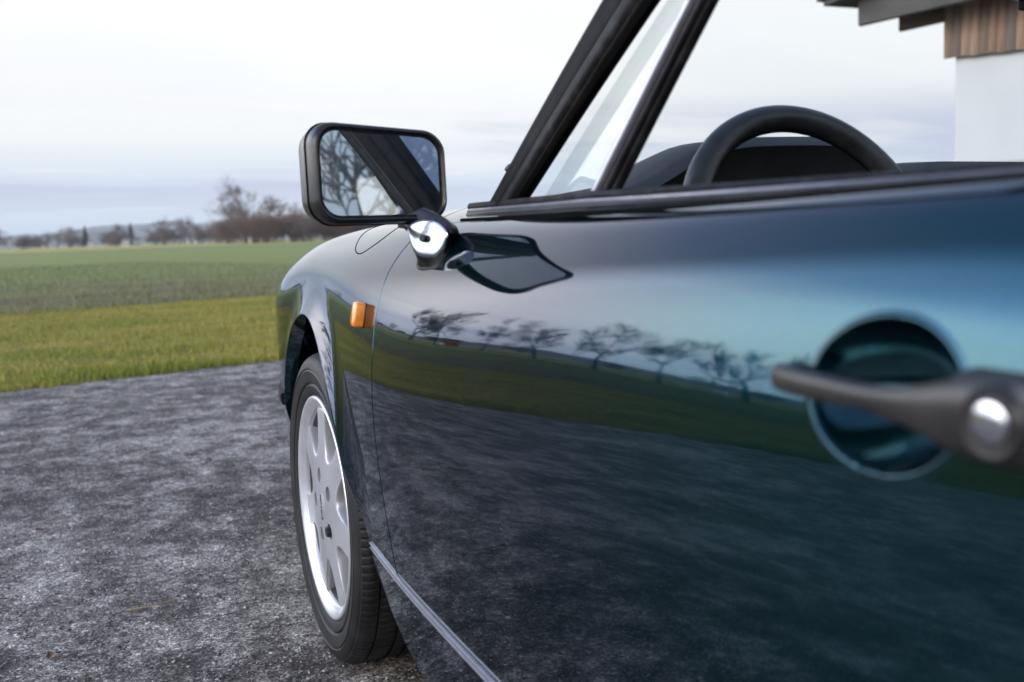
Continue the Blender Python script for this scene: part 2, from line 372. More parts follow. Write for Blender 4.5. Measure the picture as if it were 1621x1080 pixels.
tag(o, 'young green crop shoots on the brown field', 'crop', kind='stuff')

# loose grit on the asphalt
def grit(n):
    t = np.array([[1, 0, 0], [-1, 0, 0], [0, 1, 0], [0, -1, 0], [0, 0, 1], [0, 0, -.3]])
    f = np.array([[0, 2, 4], [2, 1, 4], [1, 3, 4], [3, 0, 4]])
    x = rng.uniform(-3.6, .3, n); y = -1.2+6.6*rng.random(n)**1.5; r = rng.exponential(.0012, n)+.0017
    r = np.minimum(r, .0075)
    V = t[None]*r[:, None, None]*rng.uniform(.6, 1.3, (n, 6, 1)); a = rng.uniform(0, 6.28, n); c, s = np.cos(a)[:, None], np.sin(a)[:, None]
    X = V[:, :, 0]*c-V[:, :, 1]*s+x[:, None]; Y = V[:, :, 0]*s+V[:, :, 1]*c+y[:, None]; Z = V[:, :, 2]*.7+.0005
    VV = np.stack([X, Y, Z], -1).reshape(-1, 3); FF = (f[None]+6*np.arange(n)[:, None, None]).reshape(-1, 3)
    me = bpy.data.meshes.new('grit'); me.vertices.add(len(VV)); me.vertices.foreach_set('co', VV.ravel()); k = len(FF)
    me.loops.add(k*3); me.loops.foreach_set('vertex_index', FF.ravel()); me.polygons.add(k)
    me.polygons.foreach_set('loop_start', np.arange(0, k*3, 3)); me.polygons.foreach_set('loop_total', np.full(k, 3)); me.update(); me.validate()
    def f_(t, b, P):
        v = N(t, 'ShaderNodeTexVoronoi'); v.inputs['Scale'].default_value = 190; L(t, P, v.inputs[0]); sc = N(t, 'ShaderNodeSeparateColor'); L(t, v.outputs['Color'], sc.inputs[0])
        L(t, ramp(t, [(0., (.03, .027, .027)), (.35, (.07, .06, .06)), (.6, (.20, .17, .165)), (.85, (.38, .34, .32)), (1., (.62, .58, .55))], sc.outputs[0]).outputs[0], b.inputs['Base Color']); b.inputs['Roughness'].default_value = .8
    o = link('grit', me, ground_mat('grit_stone', f_)); return tag(o, 'loose grit scattered over the old asphalt', 'grit', kind='stuff')
grit(110000)

# ================================================================== CAR
car = empty('parked_car', (0, 0, 0))
tag(car, 'dark teal blue convertible with glossy paint, open roof and silver wheels parked on the asphalt', 'car')

def nat_spline(xk, Y):
    """natural cubic spline through rows Y at knots xk -> callable x -> values"""
    xk = np.asarray(xk, float); Y = np.asarray(Y, float); n = len(xk); h = np.diff(xk)
    A = np.zeros((n, n)); B = np.zeros((n,)+Y.shape[1:]); A[0, 0] = A[-1, -1] = 1
    for i in range(1, n-1):
        A[i, i-1] = h[i-1]; A[i, i] = 2*(h[i-1]+h[i]); A[i, i+1] = h[i]
        B[i] = 6*((Y[i+1]-Y[i])/h[i]-(Y[i]-Y[i-1])/h[i-1])
    m = np.linalg.solve(A, B.reshape(n, -1)).reshape(Y.shape)
    def f(x):
        x = np.asarray(x, float); i = np.clip(np.searchsorted(xk, x)-1, 0, n-2); hh = h[i]; a = (xk[i+1]-x); b = (x-xk[i])
        sh = (slice(None),)*x.ndim+(None,)*(Y.ndim-1)
        hh_, a_, b_ = hh[sh], a[sh], b[sh]
        return (m[i]*a_**3+m[i+1]*b_**3)/(6*hh_)+(Y[i]/hh_-m[i]*hh_/6)*a_+(Y[i+1]/hh_-m[i+1]*hh_/6)*b_
    return f
# stations: y, then (w,z) for 11 control lines, sill bottom to fender crest inner edge
ST = [
 ( 1.02, [(.60,.22),(.615,.32),(.62,.42),(.62,.50),(.61,.56),(.60,.60),(.585,.635),(.57,.655),(.55,.668),(.51,.672),(.46,.665)]),
 ( .78, [(.68,.21),(.69,.31),(.697,.43),(.70,.54),(.70,.62),(.692,.68),(.68,.72),(.655,.745),(.62,.765),(.56,.770),(.50,.750)]),
 ( .50, [(.733,.20),(.747,.32),(.759,.45),(.766,.585),(.768,.675),(.760,.735),(.735,.778),(.705,.805),(.665,.825),(.60,.832),(.54,.812)]),
 ( .25, [(.735,.20),(.748,.33),(.762,.46),(.771,.60),(.774,.695),(.770,.757),(.753,.805),(.720,.836),(.678,.856),(.61,.863),(.55,.845)]),
 ( .00, [(.755,.20),(.768,.33),(.779,.46),(.784,.60),(.782,.70),(.777,.763),(.763,.813),(.730,.846),(.688,.870),(.62,.880),(.56,.868)]),
 (-.30, [(.765,.20),(.783,.33),(.798,.46),(.807,.60),(.804,.70),(.796,.765),(.777,.815),(.745,.850),(.703,.876),(.64,.892),(.58,.890)]),
 (-.60, [(.775,.20),(.797,.33),(.815,.46),(.826,.60),(.8215,.70),(.8095,.765),(.787,.815),(.757,.850),(.722,.876),(.66,.900),(.60,.905)]),
 (-1.05,[(.775,.20),(.800,.33),(.818,.46),(.828,.60),(.8240,.70),(.8150,.765),(.797,.815),(.770,.850),(.737,.874),(.68,.890),(.62,.895)]),
 (-1.50,[(.775,.20),(.800,.33),(.818,.46),(.829,.60),(.8255,.70),(.8183,.765),(.804,.816),(.781,.853),(.750,.878),(.69,.889),(.63,.893)]),
 (-1.90,[(.775,.20),(.800,.33),(.820,.46),(.832,.60),(.8290,.70),(.8220,.765),(.807,.816),(.783,.854),(.751,.880),(.69,.892),(.63,.896)]),
 (-2.30,[(.775,.20),(.802,.33),(.825,.46),(.838,.60),(.835,.70),(.826,.765),(.806,.812),(.777,.845),(.738,.868),(.68,.880),(.60,.885)]),
 (-2.80,[(.74,.22),(.765,.33),(.785,.45),(.795,.57),(.785,.66),(.770,.72),(.745,.765),(.715,.795),(.675,.815),(.60,.825),(.52,.83)]),
 (-3.25,[(.60,.28),(.62,.36),(.635,.45),(.635,.53),(.625,.58),(.61,.61),(.59,.635),(.565,.65),(.53,.66),(.48,.665),(.42,.67)]),
]
ST = ST[::-1]
_fy = nat_spline([s[0] for s in ST], np.array([s[1] for s in ST]))
NK = 11
# spline across the controls (uniform knots): second derivative operator
_A = np.zeros((NK, NK)); _B = np.zeros((NK, NK)); _A[0, 0] = _A[-1, -1] = 1
for i in range(1, NK-1):
    _A[i, i-1] = 1; _A[i, i] = 4; _A[i, i+1] = 1; _B[i, i-1] = 6; _B[i, i] = -12; _B[i, i+1] = 6
_D2 = np.linalg.solve(_A, _B)
AR, AZ = .395, .316          # front arch radius, axle height
REAR_Y = -2.272
HANDLE = (-1.580, .7695)
def surf(y, u, recess=False):
    y = np.asarray(y, float); u = np.asarray(u, float); y, u = np.broadcast_arrays(y, u)
    C = _fy(y); D = np.einsum('kj,...jc->...kc', _D2, C)
    i = np.clip(u.astype(int), 0, NK-2); b = (u-i)[..., None]; a = 1-b
    take = lambda X, j: np.take_along_axis(X, j[..., None, None].repeat(2, -1), -2)[..., 0, :]
    wz = take(D, i)*(a**3-a)/6+take(D, i+1)*(b**3-b)/6+take(C, i)*a+take(C, i+1)*b
    w, z = wz[..., 0].copy(), wz[..., 1].copy()
    for cy, amp, r0 in ((0., .019, AR), (REAR_Y, .012, AR-.02)):
        rho = np.sqrt((y-cy)**2+(z-AZ)**2)-r0; t = np.clip(rho/.085, 0, 1); q = np.clip((z-.36)/.13, 0, 1); w = w+amp*(1-t)**2.2*(u < 8.5)*q*q*(3-2*q)
    if recess:
        e = np.sqrt(((y-HANDLE[0])/.0545)**2+((z-HANDLE[1])/.0405)**2)
        w = w-.044*np.clip(1-e**2.2, 0, 1)**.72+.0009*np.exp(-((e-1.03)/.035)**2)
    return np.stack([-w, y, z], -1)
def u_of_z(y, z):
    y, z = np.broadcast_arrays(np.asarray(y, float), np.asarray(z, float)); lo = np.zeros(y.shape); hi = np.full(y.shape, 8.8)
    for _ in range(30):
        m = (lo+hi)/2; c = surf(y, m)[..., 2] < z; lo = np.where(c, m, lo); hi = np.where(c, hi, m)
    return (lo+hi)/2
def SP(y, z, off=0.):
    """point on the body side at (y,z), pushed out by off"""
    u = u_of_z(y, z); p = surf(y, u); n = norm_at(np.array(y), u); return Vector(p+n*off)
def norm_at(Y, U, recess=False, h=.0008):
    du = surf(Y, U+.01, recess)-surf(Y, U-.01, recess); dy = surf(Y+h, U, recess)-surf(Y-h, U, recess)
    n = np.cross(du, dy); n /= np.linalg.norm(n, axis=-1, keepdims=True)
    return np.where(n[..., :1] > 0, -n, n) if False else n*np.sign((n*np.array([-1, 0, .3])).sum(-1, keepdims=True))
def panel(name, Y, U, parent=car, recess=False, lip=.016, m='paint', skirts='all'):
    """Y,U grids (rows, cols) in the body chart -> mesh with analytic normals and an inward lip round the edge"""
    P = surf(Y, U, recess); Nm = norm_at(Y, U, recess); n, k = Y.shape
    V = list(P.reshape(-1, 3)); NN = list(Nm.reshape(-1, 3)); F = grid_faces(n, k)
    ring = [(i, 0) for i in range(n)]+[(n-1, j) for j in range(1, k)]+[(i, k-1) for i in range(n-2, -1, -1)]+[(0, j) for j in range(k-2, 0, -1)]
    Q = np.array([P[a] for a in ring]); QN = np.array([Nm[a] for a in ring]); mN = len(ring)
    cen = P.reshape(-1, 3).mean(0)
    tan = np.roll(Q, -1, 0)-np.roll(Q, 1, 0); tan /= np.linalg.norm(tan, axis=1, keepdims=True)+1e-12
    out = np.cross(tan, QN); out *= np.sign((out*(Q-cen)).sum(1).mean())
    levels = [(0, 0, 0.), (.0004, .0008, .6), (.0012, .0016, 1.), (.0012, lip, 1.)]
    base = len(V)
    for o_, d_, q in levels:
        for p, nn, oo in zip(Q, QN, out):
            V.append(p+oo*o_-nn*d_); v = nn*(1-q)+oo*q; NN.append(v/np.linalg.norm(v))
    F += grid_faces(len(levels), mN, base, True)
    # orient faces by normals
    VA = np.array(V); FF = []
    for f in F:
        a, b_, c_ = VA[f[0]], VA[f[1]], VA[f[2]]; fn = np.cross(b_-a, VA[f[3]]-a)+np.cross(c_-b_, VA[f[3]]-b_)
        FF.append(f if fn @ NN[f[0]] + fn @ NN[f[2]] >= 0 else f[::-1])
    return mesh(name, V, FF, M[m], parent, normals=NN)

GAP = .0029
def shut_front(u, y_=-.583):           # door front edge, sweeps back near the belt
    p = surf(np.full_like(u, -.6), u); z = p[..., 2]; t = np.clip((z-.75)/.13, 0, 1)
    return y_+.010*t
def shut_rear(u):
    p = surf(np.full_like(u, -1.75), u); z = p[..., 2]; t = np.clip((.60-z)/.35, 0, 1)
    return -1.765+.04*t**2
U_TOP = 8.0
Z_SILL = .357
# door
nu, ny = 210, 420
def dense(n, c, hw, k=5.):      # 0..1 samples, packed k times tighter round c
    x = np.linspace(0, 1, 2000); d = 1+k*np.exp(-((x-c)/hw)**4); cc = np.cumsum(d); cc = (cc-cc[0])/(cc[-1]-cc[0]); return np.interp(np.linspace(0, 1, n), cc, x)
uu = dense(nu, .655, .20)[:, None]; ss = dense(ny, .845, .065, 6.)[None]
u_lo = float(u_of_z(-1.1, Z_SILL+.008)); U = u_lo+(U_TOP-u_lo)*uu+0*ss
Yf = shut_front(U)-GAP; Yr = shut_rear(U)+GAP
door = panel('door', Yf+(Yr-Yf)*ss, U, recess=True)
# front fender
def z_low(y):
    r = np.sqrt(np.clip(AR**2-y**2, 0, None)); z = AZ+r
    return np.where(np.abs(y) < AR, z, np.where(y < 0, Z_SILL, .30))
ph = np.linspace(0, np.pi, 150)
ys = np.concatenate([-.585+(.585-AR)*np.linspace(0, 1, 50)[:-1], -AR*np.cos(ph)*.99999, AR+(1.02-AR)*np.linspace(0, 1, 60)[1:]])
zl = np.maximum(z_low(ys), np.where(ys < 0, Z_SILL, .28))
ul = u_of_z(ys, zl)
rows = np.linspace(0, 1, 150)[:, None]
U = ul[None]+(10.-ul[None])*rows
wgt = np.clip((-.2-ys)/(.385), 0, 1)**2
Y = ys[None]+(shut_front(np.minimum(U, 9.))+GAP+.585)*wgt[None]
fender = panel('front_fender', Y, U, lip=.03)
cs_y, cs_u = np.meshgrid(np.linspace(-.578, -.80, 40), np.linspace(8.05, 10, 40)); panel('cowl_side', cs_y, cs_u, lip=.02)
# rear quarter
def zl_r(y):
    r = np.sqrt(np.clip((AR-.02)**2-(y-REAR_Y)**2, 0, None))
    return np.where(np.abs(y-REAR_Y) < AR-.02, AZ+r, Z_SILL)
ys = np.concatenate([np.linspace(-3.25, REAR_Y-AR+.02, 40)[:-1], REAR_Y-(AR-.02)*np.cos(ph)*.9999, np.linspace(REAR_Y+AR-.02, -1.765, 20)[1:]])
ul = u_of_z(ys, np.maximum(zl_r(ys), .33)); U = ul[None]+(8.6-ul[None])*rows
wgt = np.clip((ys+1.95)/.185, 0, 1)**2; Y = ys[None]+(shut_rear(U)-GAP+1.765)*wgt[None]
quarter = panel('rear_quarter', Y, U, lip=.03)
# sill
def zs(y): 
    t = np.clip((-AR-y)/.26, 0, 1); return .205+(AZ-.205)*(1-t)**2.2
ys = np.linspace(-1.93, -AR, 220); u0 = u_of_z(ys, zs(ys)+.0); u1 = u_of_z(ys, np.full_like(ys, Z_SILL-.0015))
rr = np.linspace(0, 1, 24)[:, None]; U = u0[None]+(u1-u0)[None]*rr; sill = panel('sill', ys[None]+0*U, U, lip=.04)
# sill trim strips
def side_strip(name, ya, yb, za, zb, h, t, m, parent, n=120, off=.0):
    rings = []
    for i in range(n+1):
        f = i/n; y = ya+(yb-ya)*f; z = za+(zb-za)*f; sc = min(1, .25+i/4)
        hh = h*sc
        X = lambda zz, o_: SP(y, zz)-Vector((o_, 0, 0)); rings.append([X(z-hh/2, off), X(z-hh/2, off+t*.7), X(z-hh*.32, off+t), X(z+hh*.32, off+t), X(z+hh/2, off+t*.7), X(z+hh/2, off)])
    return loft(name, rings, m, parent, auto=60)
side_strip('sill_trim', -.398, -1.90, Z_SILL-.003, Z_SILL-.006, .0042, .005, M['anod'], car, off=-.002)
side_strip('sill_trim_core', -.400, -1.90, Z_SILL-.0072, Z_SILL-.0102, .005, .002, M['satin'], car, off=-.002)
side_strip('sill_trim', -.398, -1.90, Z_SILL-.0112, Z_SILL-.0142, .0042, .005, M['anod'], car, off=-.002)
side_strip('door_edge_highlight', -.592, -1.74, Z_SILL+.0055, Z_SILL+.0075, .0016, .0022, M['anod'], car, off=-.001)  # bright line on the door's bottom edge, put in as a pale strip

# inner dark structure behind gaps, wheel house
def liner(name, cy, r, x0, x1):
    n = 40; V = []; F = []
    for i in range(n+1):
        a = math.pi*1.12*i/n-.0*math.pi; c_, s_ = math.cos(a), math.sin(a)
        for x in (x0, x1): V.append((x, cy+r*c_, AZ+r*s_))
    F = grid_faces(n+1, 2); o = len(V); V += [(x1, cy+r*1.0*math.cos(math.pi*1.12*i/n), AZ+r*math.sin(math.pi*1.12*i/n)) for i in range(n+1)]; V.append((x1, cy, AZ))
    for i in range(n): F.append((o+i, o+i+1, len(V)-1))
    F.append((o, o+n, len(V)-1)); return mesh(name, V, F, M['dark'], car, auto=30)
liner('wheel_arch_liner', 0, AR+.012, -.735, -.50); liner('wheel_arch_liner', REAR_Y, AR-.005, -.80, -.50)
def back_sheet(name, y0, y1, u0, u1, off):
    Yg = np.linspace(y0, y1, 60)[None]+np.zeros((30, 1)); Ug = np.linspace(u0, u1, 30)[:, None]+0*Yg; P = surf(Yg, Ug)+norm_at(Yg, Ug)*off
    mesh(name, P.reshape(-1, 3), grid_faces(30, 60), M['dark'], car)
back_sheet('door_jamb', -.40, -.80, 1.0, 8.4, -.017); back_sheet('door_jamb', -1.68, -1.86, 1.0, 7.9, -.045)
# underbody: blocks light under the car
bm = bmesh.new(); add_box(bm, (0, -1.1, .24), (1.40, 3.2, .08)); add_box(bm, (0, -1.1, .45), (1.0, 3.6, .36))
bm_obj('underbody', bm, M['dark'], car, smooth=False)

# hood, cowl and front bumper: lofted across the car
def cross(y, wi, ze, zc, n=24, pw=2.0):
    return [(x, y, zc-(zc-ze)*abs(x/wi)**pw) for x in np.linspace(-wi, wi, n)]
hood_rows = []
for y in np.linspace(.98, -.50, 50):
    p = surf(np.array(y), np.array(10.)); wi = -p[0]-.003; hood_rows.append(cross(y, wi, p[2]-.002, p[2]+.012+.03*max(0, min(1, (.6-y)))))
mesh('hood', [v for r_ in hood_rows for v in r_], grid_faces(50, 24), M['paint'], car)
rows_ = []
for y in np.linspace(-.505, -.80, 14):
    p = surf(np.array(max(y, -.72)), np.array(10.)); wi = -p[0]-.001; rows_.append(cross(y, wi, p[2]-.006, p[2]+.018-.05*max(0, -.6-y)))
mesh('cowl', [v for r_ in rows_ for v in r_], grid_faces(14, 24), M['paint'], car)
bm_rings = []
for f in np.linspace(-1, 1, 41):
    x = .615*f; y = 1.02+.16*(1-abs(f)**2.6); yy = y-.02
    bm_rings.append([Vector((x, yy-.10, .27)), Vector((x, yy, .29)), Vector((x, yy+.035, .36)), Vector((x, yy+.04, .44)), Vector((x, yy+.02, .50)), Vector((x, yy-.06, .53)), Vector((x, yy-.2, .54)), Vector((x, yy-.2, .27))])
bumper = loft('front_bumper', bm_rings, M['paint'], car, auto=50)
side_strip('bumper_strip', .98, .47, .475, .470, .03, .010, M['rubber'], car, 30)
# headlights (domed) - round lamp in the end of each fender
def lathe(name, prof, m, parent, n=40, axis='X', loc=(0, 0, 0), auto=40, rotm=None):
    V = []
    for i in range(n):
        a = 2*math.pi*i/n
        for (x, r_) in prof:
            v = Vector((x, r_*math.cos(a), r_*math.sin(a)))
            if rotm: v = rotm @ v
            V.append(v+Vector(loc))
    k = len(prof); F = []
    for i in range(n):
        for j in range(k-1):
            F.append((i*k+j, i*k+j+1, ((i+1) % n)*k+j+1, ((i+1) % n)*k+j))
    bm = bmesh.new(); vs_ = [bm.verts.new(v) for v in V]
    for f in F: bm.faces.new([vs_[q] for q in f])
    bmesh.ops.remove_doubles(bm, verts=bm.verts, dist=1e-6)
    return bm_obj(name, bm, m, parent, auto=auto)
hl_rot = Matrix.Rotation(R(90), 3, 'Z') @ Matrix.Rotation(R(-22), 3, 'Y')
lathe('headlight', [(.05, .0001), (.048, .03), (.04, .06), (.025, .08), (.01, .09), (0, .105), (-.04, .115)], M['chrome'], car, loc=(-.50, .985, .60), rotm=hl_rot)
# rear deck + tail, boot
rows_ = []
for i, y in enumerate(np.linspace(-1.70, -3.25, 40)):
    p = surf(np.array(y), np.array(8.6)); wi = -p[0]-.002; rows_.append(cross(y, wi, p[2]-.002, p[2]+.045*math.sin(math.pi*min(1, (i+4)/44)), 24))
mesh('rear_deck', [v for r_ in rows_ for v in r_][:], grid_faces(40, 24), M['paint'], car)
rr_ = []
for f in np.linspace(-1, 1, 41):
    x = .64*f; y = -3.25-.14*(1-abs(f)**2.6)
    rr_.append([Vector((x, y+.2, .27)), Vector((x, y+.02, .29)), Vector((x, y-.03, .40)), Vector((x, y-.02, .52)), Vector((x, y+.02, .60)), Vector((x, y+.03, .67)), Vector((x, y+.2, .68))])
loft('rear_bumper', rr_, M['paint'], car, auto=50)

# ---- wheel
def make_wheel(x, y, detail=True, parent=car):
    wh = empty('wheel', (x, y, .316), 0, parent)       # local: outer face at x=0, inward +x
    n = 720
    prof = [(.012, .222), (.004, .226), (.0, .232), (-.003, .240), (-.004, .248), (-.0005, .252), (-.005, .256), (-.0075, .268), (-.0085, .278), (-.0065, .281), (-.0085, .284), (-.006, .292), (-.0025, .300), (.0, .302), (.001, .3055), (.006, .309), (.013, .3125), (.020, .3145)]
    tread = []
    xs_ = [(.024, 0), (.030, 0), (.0305, 1), (.034, 1), (.0345, 0), (.052, 0), (.068, 0), (.0685, 1), (.0765, 1), (.077, 0), (.098, 0), (.0985, 1), (.1065, 1), (.107, 0), (.128, 0), (.1285, 1), (.1365, 1), (.137, 0), (.160, 0), (.1605, 1), (.164, 1), (.1645, 0), (.175, 0)]
    for (xx, g) in xs_: tread.append((xx, .3158-.0065*g-((xx-.1)/.1)**2*.003))
    prof += tread+[(.185, .312), (.195, .300), (.200, .27), (.195, .24), (.18, .222)]
    V = []; k = len(prof); per = 6
    for i in range(n):
        a = 2*math.pi*i/n
        for j, (xx, rr) in enumerate(prof):
            # sipes: cross grooves, offset along the shoulder
            if 13 <= j < 18+len(xs_):
                rowi = 0 if xx < .032 else (1 if xx < .07 else (2 if xx < .1 else (3 if xx < .13 else 4)))
                ph_ = (i+[0, 2, 4, 1, 3][rowi]+int(xx*60)) % per
                if ph_ == 0: rr -= .0030 if j > 16 else .0006*(j-12)
            V.append((xx, rr*math.cos(a), rr*math.sin(a)))
    F = []
    for i in range(n):
        for j in range(k-1): F.append((i*k+j, ((i+1) % n)*k+j, ((i+1) % n)*k+j+1, i*k+j+1))
    mesh('tyre', V, F, M['tyre'], wh, auto=28)
    # rim barrel with lip
    lathe('rim_barrel', [(.150, .188), (.055, .189), (.030, .193), (.0185, .1985)], M['barrel'], wh, n=72, auto=50)
    lathe('rim', [(.0185, .1990), (.017, .1995), (.0125, .2015), (.0100, .2035), (.0085, .207), (.006, .2095), (.003, .2135), (.001, .2165), (-.001, .220), (-.002, .2235), (.000, .2265), (.004, .2275), (.010, .224)], M['alloy_lip'], wh, n=96, auto=50)
    # disc face with seven scalloped windows
    th = []; NS = 7; nA = 420; a_off = R(164.4)
    outl = []
    for i in range(nA):
        a = 2*math.pi*i/nA; da = (a-a_off+math.pi/NS) % (2*math.pi/NS)-math.pi/NS          # angle from window centre
        hw = R(16); q = abs(da)/hw
        r_out = .2030
        if q < 1: r_ = .112+(.2030-.112)*(1-math.sqrt(max(0, 1-q**2.4)))
        else: r_ = r_out
        outl.append((a, r_))
    def fx(r_):     # face profile: flat dome, recessed towards the rim
        t = r_/.2; return .0040-.0050*math.cos(t*math.pi)+.001*max(0, t-.75)/.25
    rads = [.02, .05, .08, .11, .13]
    V = []; F = []
    rings = []
    for fr in np.linspace(0, 1, 12):
        rings.append([(fx((.03+(r_-.03)*fr)), a, .03+(r_-.03)*fr) for a, r_ in outl])
    rings[-1] = [(fx(r_), a, r_-.0045) for a, r_ in outl]
    for dx, dr in ((.0008, -.0025), (.0022, -.0010), (.0045, .0003), (.0085, .0012), (.030, .0022)): rings.append([(fx(r_)+dx, a, r_+dr) for a, r_ in outl])
    for rg in rings:
        for xx, a, r_ in rg: V.append((xx, r_*math.cos(a), r_*math.sin(a)))
    F = grid_faces(len(rings), nA, 0, True); F.append(tuple(range(nA)))
    face = bm_from(V, F); face = bm_obj('wheel_face', face, M['alloy'], wh, auto=38)
    # lug holes
    cut = []
    for kk in range(5):
        a = math.pi-R(36+72*kk)
        bmc = bmesh.new(); rot = Matrix.Rotation(R(90), 4, 'Y'); bmesh.ops.create_cone(bmc, cap_ends=True, segments=28, radius1=.0145, radius2=.0165, depth=.10, matrix=Matrix.Translation((.02, .065*math.cos(a), .065*math.sin(a))) @ rot)
        c_ = bm_obj('cut', bmc, M['dark']); c_.matrix_world = Matrix.Translation(wh.location); cut.append(c_)
    bpy.context.view_layer.update()
    if detail: boolean_cut(face, cut); face.data.set_sharp_from_angle(angle=R(38))
    else:
        for c_ in cut: bpy.data.objects.remove(c_, do_unlink=True)
    for kk in range(5):
        a = math.pi-R(36+72*kk); dk = kk == 4
        # the lower rear one is a black locking nut
        x0 = -.006 if dk else .020
        lathe('lug_nut', [(x0, .0001), (x0, .0095), (x0+.003, .0112), (.05, .0115)], M['satin'] if dk else M['disc'], wh, n=6, loc=(0, .065*math.cos(a), .065*math.sin(a)), auto=30)
    lathe('hub_cap', [(-.0015, .0001), (-.0013, .024), (-.0005, .028), (.002, .0305), (.015, .031)], M['alloy'], wh, n=40, auto=50)
    # lettering round the cap
    if detail:
        txt = 'PORSCHE'
        for i, ch in enumerate(txt):
            cu = bpy.data.curves.new('letter', 'FONT'); cu.body = ch; cu.size = .0125; cu.extrude = .0004; cu.align_x = 'CENTER'; cu.align_y = 'CENTER'
            to = bpy.data.objects.new('letter', cu); COL.objects.link(to); bpy.context.view_layer.update()
            me = bpy.data.meshes.new_from_object(to.evaluated_get(bpy.context.evaluated_depsgraph_get())); bpy.data.objects.remove(to, do_unlink=True)
            lo = link('letter', me, M['label'], wh); lo.rotation_euler = (R(90), 0, R(-90))
            # straight line across the cap; the wheel stopped with the word standing nearly upright
            lo.matrix_local = Matrix.Translation((-.0018, 0, 0)) @ Matrix.Rotation(R(82), 4, 'X') @ Matrix.Translation((0, -(i-3)*.0078, 0)) @ Matrix(((0, 0, -1, 0), (-1, 0, 0, 0), (0, 1, 0, 0), (0, 0, 0, 1)))
    lathe('brake_disc', [(.070, .06), (.070, .150), (.09, .150), (.09, .06)], M['disc'], wh, n=60)
    bm = bmesh.new(); add_box(bm, (.075, -.10, .07), (.06, .09, .12), Matrix.Rotation(R(35), 3, 'X'), .012); bm_obj('brake_caliper', bm, M['dark'], wh)
    bm = bmesh.new(); bmesh.ops.create_cone(bm, cap_ends=True, segments=8, radius1=.003, radius2=.0025, depth=.016, matrix=Matrix.Translation((.018, -.05, -.176)) @ Matrix.Rotation(R(75), 4, 'Y')); bm_obj('valve', bm, M['rubber'], wh)
    return wh
def bm_from(V, F):
    bm = bmesh.new(); vs_ = [bm.verts.new(v) for v in V]
    for f in F: bm.faces.new([vs_[q] for q in f])
    return bm
wheel = make_wheel(-.785, 0)

# ---- side marker lamp on the fender
mk = empty('side_marker', SP(-.500, .742), 0, car)
def local_ring(y, z, hy, hz, off, r=.007):
    return [SP(y+a, z+b, off)-Vector(mk.location) for a, b in rrect(2*hy, 2*hz, r, 4)]
loft('lamp_base', [local_ring(-.502, .742, .0135, .0197, -.002), local_ring(-.502, .742, .0130, .0190, .001), local_ring(-.502, .742, .0125, .0185, .0015)], M['satin'], mk, auto=50)
loft('lamp_lens', [local_ring(-.502, .742, .0120, .0182, .0008, .005), local_ring(-.502, .742, .0120, .0182, .013, .005), local_ring(-.502, .742, .0108, .0165, .0162, .005), local_ring(-.502, .742, .007, .011, .0175, .003)], M['amber'], mk, auto=50)

# ---- fuel flap seam and cowl seam on the fender
def on_body(pts, off): return [Vector(surf(np.array(y), np.array(u))+norm_at(np.array(y), np.array(u))*off) for y, u in pts]
# ---- belt trims along the door top
def belt(name, y0, y1, prof, m, n=80, par=car):
    """prof: offsets (dw, dz) from the door top edge, dw inward"""
    rings = []
    for i in range(n+1):
        y = y0+(y1-y0)*i/n; p = surf(np.array(y), np.array(U_TOP))
        kz = 1-.66*max(0., min(1., (-y-1.05)/.6)); rings.append([Vector((p[0]+a, y, p[2]+(b*kz if b > 0 else b))) for a, b in prof])
    return loft(name, rings, m, par, auto=50)
belt('door_flange', -.70, -1.76, [(.009, -.012), (.0095, .0055), (.012, .0065), (.016, .0092), (.022, .0095), (.040, .0095), (.04, -.012)], M['paint'])
belt('flange_shade_strip', -.70, -1.76, [(.0035, -.012), (.0035, .001), (.005, .0058), (.0085, .0058), (.0085, -.012)], M['dark'])  # shade at the foot of the flange, put in as a dark strip
belt('belt_trim', -.69, -1.78, [(.0175, .008), (.0165, .011), (.018, .0135), (.022, .0145), (.03, .0145), (.03, .006)], M['satin'])
belt('belt_moulding', -.68, -1.78, [(.0225, .013), (.0215, .0155), (.0225, .0185), (.026, .0195), (.034, .0195), (.034, .012)], M['belt'])
belt('window_seal', -.67, -1.78, [(.027, .018), (.0255, .022), (.028, .0265), (.034, .0275), (.04, .026), (.042, .016)], M['rubber'])
belt('inner_door_cap', -.72, -1.76, [(.05, -.03), (.05, .016), (.056, .023), (.075, .024), (.10, .012), (.11, -.03)], M['leather'])
bm = bmesh.new(); add_box(bm, (-.66, -1.2, .62), (.03, 1.08, .50)); bm_obj('door_card', bm, M['dash'], car, smooth=False)

# ---- windscreen frame
A0 = Vector((-.690, -.750, .888)); A1 = Vector((-.585, -1.222, 1.290))      # driver-side pillar foot and head (outer face)
AX = (A1-A0)
def arc_pts(p0, p1, bow, n=16, up=Vector((0, -.35, .9))):
    return [p0.lerp(p1, i/n)+up*bow*4*(i/n)*(1-i/n) for i in range(n+1)]
pil = arc_pts(A0+Vector((0, .03, -.03)), A1, .014)
